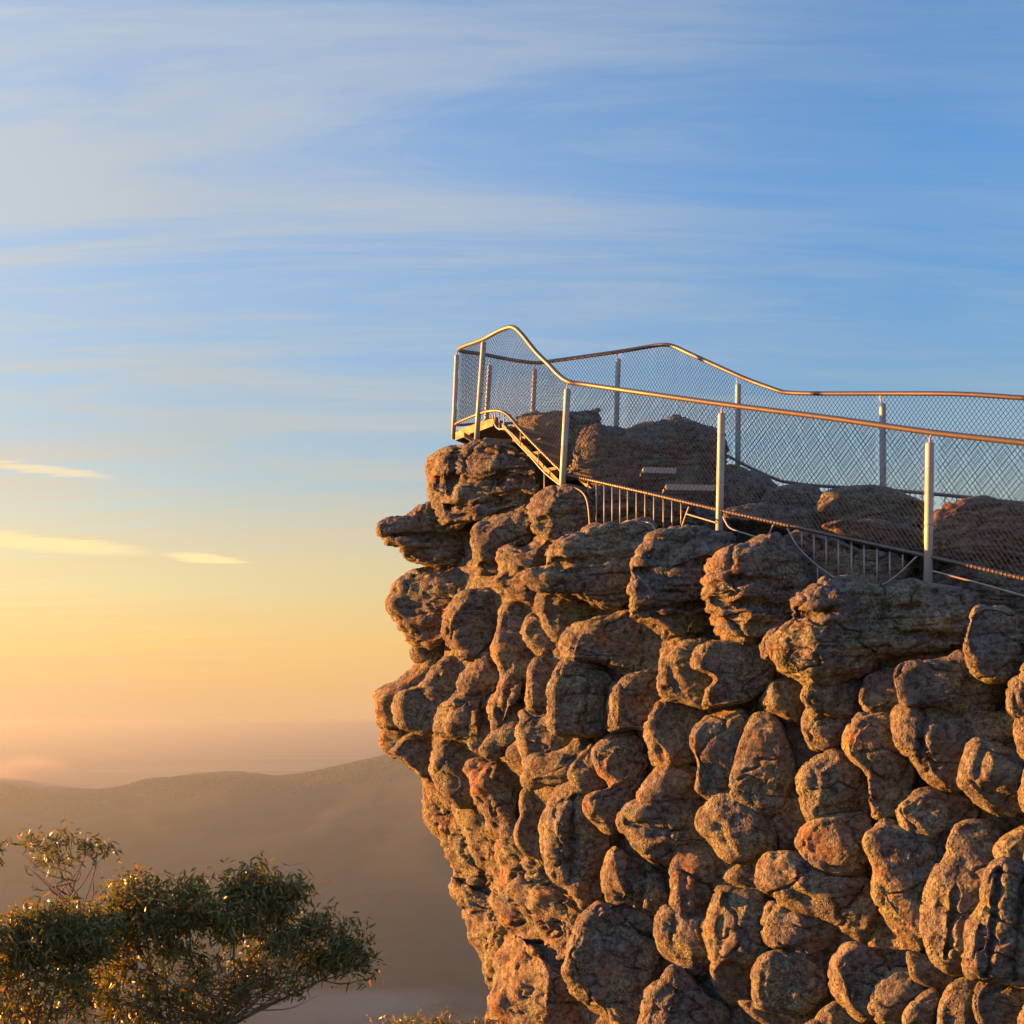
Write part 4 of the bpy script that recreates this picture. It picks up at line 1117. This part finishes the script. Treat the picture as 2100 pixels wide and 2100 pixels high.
tree('gum_tree', 'broad dark gum tree with domed clumps of leaves left of the rock', (470, 2330), 
     [(310, 1990, 0.1, 0.016), (250, 2060, -0.15, 0.014), (390, 1960, 0.0, 0.016), (480, 1930, 0.1, 0.017), (560, 1920, -0.1, 0.016), (600, 2000, 0.15, 0.015), (660, 2010, 0.0, 0.016), (420, 2040, -0.25, 0.013), (520, 2040, 0.25, 0.013)],
     cl8([(620, 745, 120, 60, 420), (560, 830, 130, 80, 520, -0.1), (735, 755, 50, 50, 150), (890, 735, 95, 60, 380), (740, 860, 130, 90, 620, -0.1), (880, 860, 140, 90, 620, 0.1), (980, 850, 110, 80, 420, -0.15),
          (1150, 720, 95, 62, 420), (1270, 700, 130, 58, 520, 0.05), (1390, 740, 95, 72, 420), (1170, 820, 130, 75, 520, -0.12), (1330, 830, 110, 75, 380, 0.1), (1100, 930, 110, 70, 320), (1250, 930, 100, 70, 220, 0.15),
          (1390, 1000, 140, 85, 460, -0.1), (1550, 930, 105, 62, 380), (1680, 985, 95, 78, 420), (1745, 1080, 50, 60, 190), (1530, 1040, 120, 80, 380, 0.1), (1620, 1100, 90, 55, 200), (640, 970, 120, 80, 380, 0.1), (790, 1010, 100, 80, 300, -0.1),
          (1450, 1120, 110, 60, 230), (560, 1090, 130, 80, 280), (720, 1160, 110, 80, 230, 0.1), (560, 1240, 130, 80, 240, -0.1), (840, 1270, 130, 90, 240, -0.1), (1000, 1080, 120, 90, 160), (1180, 1120, 120, 80, 160), (860, 1360, 160, 60, 240), (1100, 1330, 140, 80, 110), (1330, 1180, 110, 70, 120),
          (1790, 1180, 22, 16, 14), (430, 1330, 120, 70, 170), (960, 1180, 90, 70, 190, -0.2), (1080, 1240, 90, 80, 170, 0.2), (1200, 1220, 80, 70, 130, -0.2), (700, 1300, 110, 80, 230, -0.2), (980, 1330, 120, 60, 200, 0.2), (620, 1390, 120, 40, 200, 0.0), (1270, 1080, 100, 60, 200, 0.2), (1380, 1240, 70, 50, 80, 0.0), (480, 1180, 90, 60, 190, 0.2)]), 8.4, 21, fork=(450, 2120), nfan=70, fan=(220, 1930, 660, 2060))
tree('gum_tree', 'sprawling gum tree at the left edge with a bare spray of twigs above it', (60, 2320),
     [(20, 2000, 0.1, 0.016), (90, 1980, -0.1, 0.016), (150, 1960, 0.0, 0.015), (180, 2040, 0.15, 0.013), (-60, 2020, 0.0, 0.015), (40, 2080, -0.2, 0.013)],
     cl8([(60, 930, 110, 55, 330), (190, 880, 120, 50, 420), (310, 865, 95, 45, 300), (250, 970, 140, 75, 520, -0.1), (60, 1020, 130, 80, 480, -0.1), (420, 930, 100, 70, 360, 0.1), (150, 1070, 130, 80, 420), (340, 1060, 130, 75, 420, 0.1),
          (480, 1010, 80, 60, 240), (-120, 980, 130, 90, 420), (60, 1170, 120, 80, 200), (-100, 1120, 130, 90, 300), (230, 1170, 120, 80, 180), (400, 1150, 90, 60, 140), (120, 1300, 150, 80, 160), (320, 1300, 120, 80, 120), (20, 1330, 120, 70, 230, -0.2), (200, 1380, 150, 50, 230, 0.2), (420, 1240, 90, 60, 160, 0.0), (330, 1200, 90, 60, 160, -0.2), (450, 890, 80, 55, 260, 0.2), (500, 960, 90, 70, 300, -0.1), (420, 1020, 100, 70, 260, 0.1)]), 8.1, 33, fork=(70, 2150), nfan=40, fan=(-60, 1950, 200, 2090))
tree('gum_sapling', 'slender sapling with a thin leafy top above the left gum tree', (170, 2330),
     [(142, 1800, 0.02, 0.009), (95, 1775, 0.05, 0.007), (118, 1770, -0.05, 0.007), (172, 1765, 0.05, 0.007), (72, 1790, 0.0, 0.005), (205, 1762, 0.0, 0.005)],
     cl8([(160, 520, 45, 26, 60), (250, 525, 45, 32, 70), (300, 500, 36, 20, 45), (270, 590, 48, 34, 65), (370, 545, 42, 26, 50), (440, 560, 36, 22, 50), (500, 545, 36, 20, 55), (340, 620, 36, 30, 25), (210, 600, 40, 30, 25), (130, 660, 14, 30, 0), (160, 740, 20, 20, 0)]), 8.9, 8, leaf_len=0.075, fork=(160, 1872), nfan=12, fan=(50, 1750, 210, 1810), leaf_dens=1.1, spread=1.0)
tree('gum_tree', 'gum branch tip poking into the frame at the left edge', (-160, 2300),
     [(-90, 1760, 0.0, 0.014), (-120, 1850, 0.1, 0.014)],
     [(-12, 1728, 22, 20, 60, 0.0), (-70, 1740, 40, 30, 160, 0.0), (-110, 1800, 50, 40, 200, 0.1)], 7.6, 5)
tree('gum_tree', 'low gum tree top at the bottom edge beside the rock foot', (880, 2480),
     [(760, 2180, 0.0, 0.02), (860, 2160, 0.1, 0.02), (940, 2170, 0.0, 0.02)],
     [(868, 2100, 62, 28, 420, 0.0), (800, 2112, 50, 26, 300, 0.1), (935, 2104, 50, 28, 340, 0.0), (728, 2108, 34, 22, 170, 0.0), (985, 2108, 40, 26, 240, -0.1), (860, 2165, 110, 40, 420, 0.1), (745, 2160, 60, 30, 200, 0.0)], 13.2, 14, leaf_len=0.09)

# grass tufts rooted in crevices of the face
bpy.context.view_layer.update()
_dg = bpy.context.evaluated_depsgraph_get()
gm, gt, gb = new_mat('tuft_grass')
gb.inputs['Base Color'].default_value = (0.07, 0.095, 0.04, 1); gb.inputs['Roughness'].default_value = 0.7
for (qx, qy, lb) in [(1822, 1352, 'grey green grass tuft in the gap below the boulder under the nearest post'), (1612, 1352, 'small green grass tuft under the large boulder in the middle of the cliff'),
                     (1418, 1275, 'grey green grass tuft on the lichen covered ledge below the upper boulders')]:
    hit, loc, nr_, *_r = scene.ray_cast(_dg, Vector((0, 0, 0)), P(qx, qy, 1.0).normalized())
    if not hit: continue
    rs = np.random.RandomState(qx)
    V, Fc = [], []
    for _ in range(110):
        b0 = len(V)
        base = np.array([rs.normal() * 0.055, rs.normal() * 0.03, rs.normal() * 0.04 - 0.03])
        d = np.array([rs.normal() * 0.6, -0.35 + rs.normal() * 0.4, 0.9 + rs.rand()]); d /= np.linalg.norm(d)
        L = rs.uniform(0.06, 0.13); w = np.cross(d, rs.normal(size=3)); w = w / np.linalg.norm(w) * 0.0035
        m_ = base + d * L * 0.6; tp = base + d * L + np.array([d[0] * 0.02, d[1] * 0.02, -0.02])
        V += [base - w, base + w, m_ - w * 0.8, m_ + w * 0.8, tp]; Fc += [(b0, b0 + 1, b0 + 3, b0 + 2), (b0 + 2, b0 + 3, b0 + 4)]
    o = obj('grass_tuft', np.array(V), Fc, gm); o.location = loc
    tag(o, lb, 'grass', 'grass tufts on the cliff')

# ------------------------------------------------------------------ air
def box(name, x0, x1, y0, y1, z0, z1):
    v = [(x, y, z) for z in (z0, z1) for y in (y0, y1) for x in (x0, x1)]
    f = [(0, 2, 3, 1), (4, 5, 7, 6), (0, 1, 5, 4), (2, 6, 7, 3), (0, 4, 6, 2), (1, 3, 7, 5)]
    return obj(name, v, f, None, smooth=False)

hz = box('haze', -46000, 46000, -46000, 46000, PLAIN_Z - 15, 7.5)
tag(hz, 'pale warm morning haze filling the valley and plain', 'haze', kind='stuff')
m = bpy.data.materials.new('haze_air'); m.use_nodes = True
t = m.node_tree; t.nodes.clear()
mo = N(t, 'ShaderNodeOutputMaterial')
pv = N(t, 'ShaderNodeVolumePrincipled')
pv.inputs['Color'].default_value = (0.295, 0.40, 0.52, 1)
pv.inputs['Density'].default_value = 1.7e-4
pv.inputs['Anisotropy'].default_value = 0.45
t.links.new(pv.outputs[0], mo.inputs['Volume'])
hz.data.materials.append(m)

# fog: a lit wisp over the ridge and a bank on the valley floor
def fog_bank(name, label, c, rx, ry, rz, dens, scale, seed):
    k, j = 20, 10
    V = [(0, 0, rz)] + [(rx * math.cos(2 * math.pi * a / k) * math.sin(math.pi * b / j), ry * math.sin(2 * math.pi * a / k) * math.sin(math.pi * b / j), rz * math.cos(math.pi * b / j)) for b in range(1, j) for a in range(k)] + [(0, 0, -rz)]
    Fc = [(0, 1 + a, 1 + (a + 1) % k) for a in range(k)]
    for b in range(j - 2):
        for a in range(k):
            Fc.append((1 + b * k + a, 1 + (b + 1) * k + a, 1 + (b + 1) * k + (a + 1) % k, 1 + b * k + (a + 1) % k))
    n = len(V) - 1
    Fc += [(n, 1 + (j - 2) * k + (a + 1) % k, 1 + (j - 2) * k + a) for a in range(k)]
    m = bpy.data.materials.new(name + '_air'); m.use_nodes = True
    t = m.node_tree; t.nodes.clear()
    mo = N(t, 'ShaderNodeOutputMaterial'); pv = N(t, 'ShaderNodeVolumePrincipled')
    pv.inputs['Color'].default_value = (0.62, 0.63, 0.66, 1); pv.inputs['Anisotropy'].default_value = 0.3
    tcn = N(t, 'ShaderNodeTexCoord')
    mp_ = N(t, 'ShaderNodeMapping'); mp_.inputs['Scale'].default_value = (1 / rx, 1 / ry, 1 / rz)
    t.links.new(tcn.outputs['Object'], mp_.inputs[0])
    ln = N(t, 'ShaderNodeVectorMath', operation='LENGTH'); t.links.new(mp_.outputs[0], ln.inputs[0])
    nz = N(t, 'ShaderNodeTexNoise', i_Scale=scale, i_Detail=4.0, i_Roughness=0.6)
    mp2 = N(t, 'ShaderNodeMapping'); mp2.inputs['Scale'].default_value = (1 / rx, 1 / rx, 0.6 / rz); mp2.inputs['Location'].default_value = (seed, seed, 0)
    t.links.new(tcn.outputs['Object'], mp2.inputs[0]); t.links.new(mp2.outputs[0], nz.inputs['Vector'])
    fall = math_(t, 'SUBTRACT', 1.0, ln.outputs['Value'], clamp=True)
    body = math_(t, 'ADD', math_(t, 'MULTIPLY', fall, 1.1), math_(t, 'MULTIPLY_ADD', nz.outputs[0], 1.6, -1.05))
    body = math_(t, 'MULTIPLY', math_(t, 'MAXIMUM', body, 0.0), ramp(t, [(0.0, 0.0), (0.3, 1.0)], fall))
    t.links.new(math_(t, 'MULTIPLY', body, dens), pv.inputs['Density'])
    t.links.new(pv.outputs[0], mo.inputs['Volume'])
    o = obj(name, V, Fc, m); o.location = c
    tag(o, label, 'fog', kind='stuff')
    return o
fog_bank('fog_wisp', 'glowing wisp of fog drifting over the ridge at the left', P(20, 1588, 3950), 330, 300, 95, 0.009, 1.6, 3.1)
fog_bank('fog_bank', 'white fog lying on the valley floor below the rock', (-230, 1640, PLAIN_Z + 22), 300, 210, 34, 0.010, 1.9, 8.4)
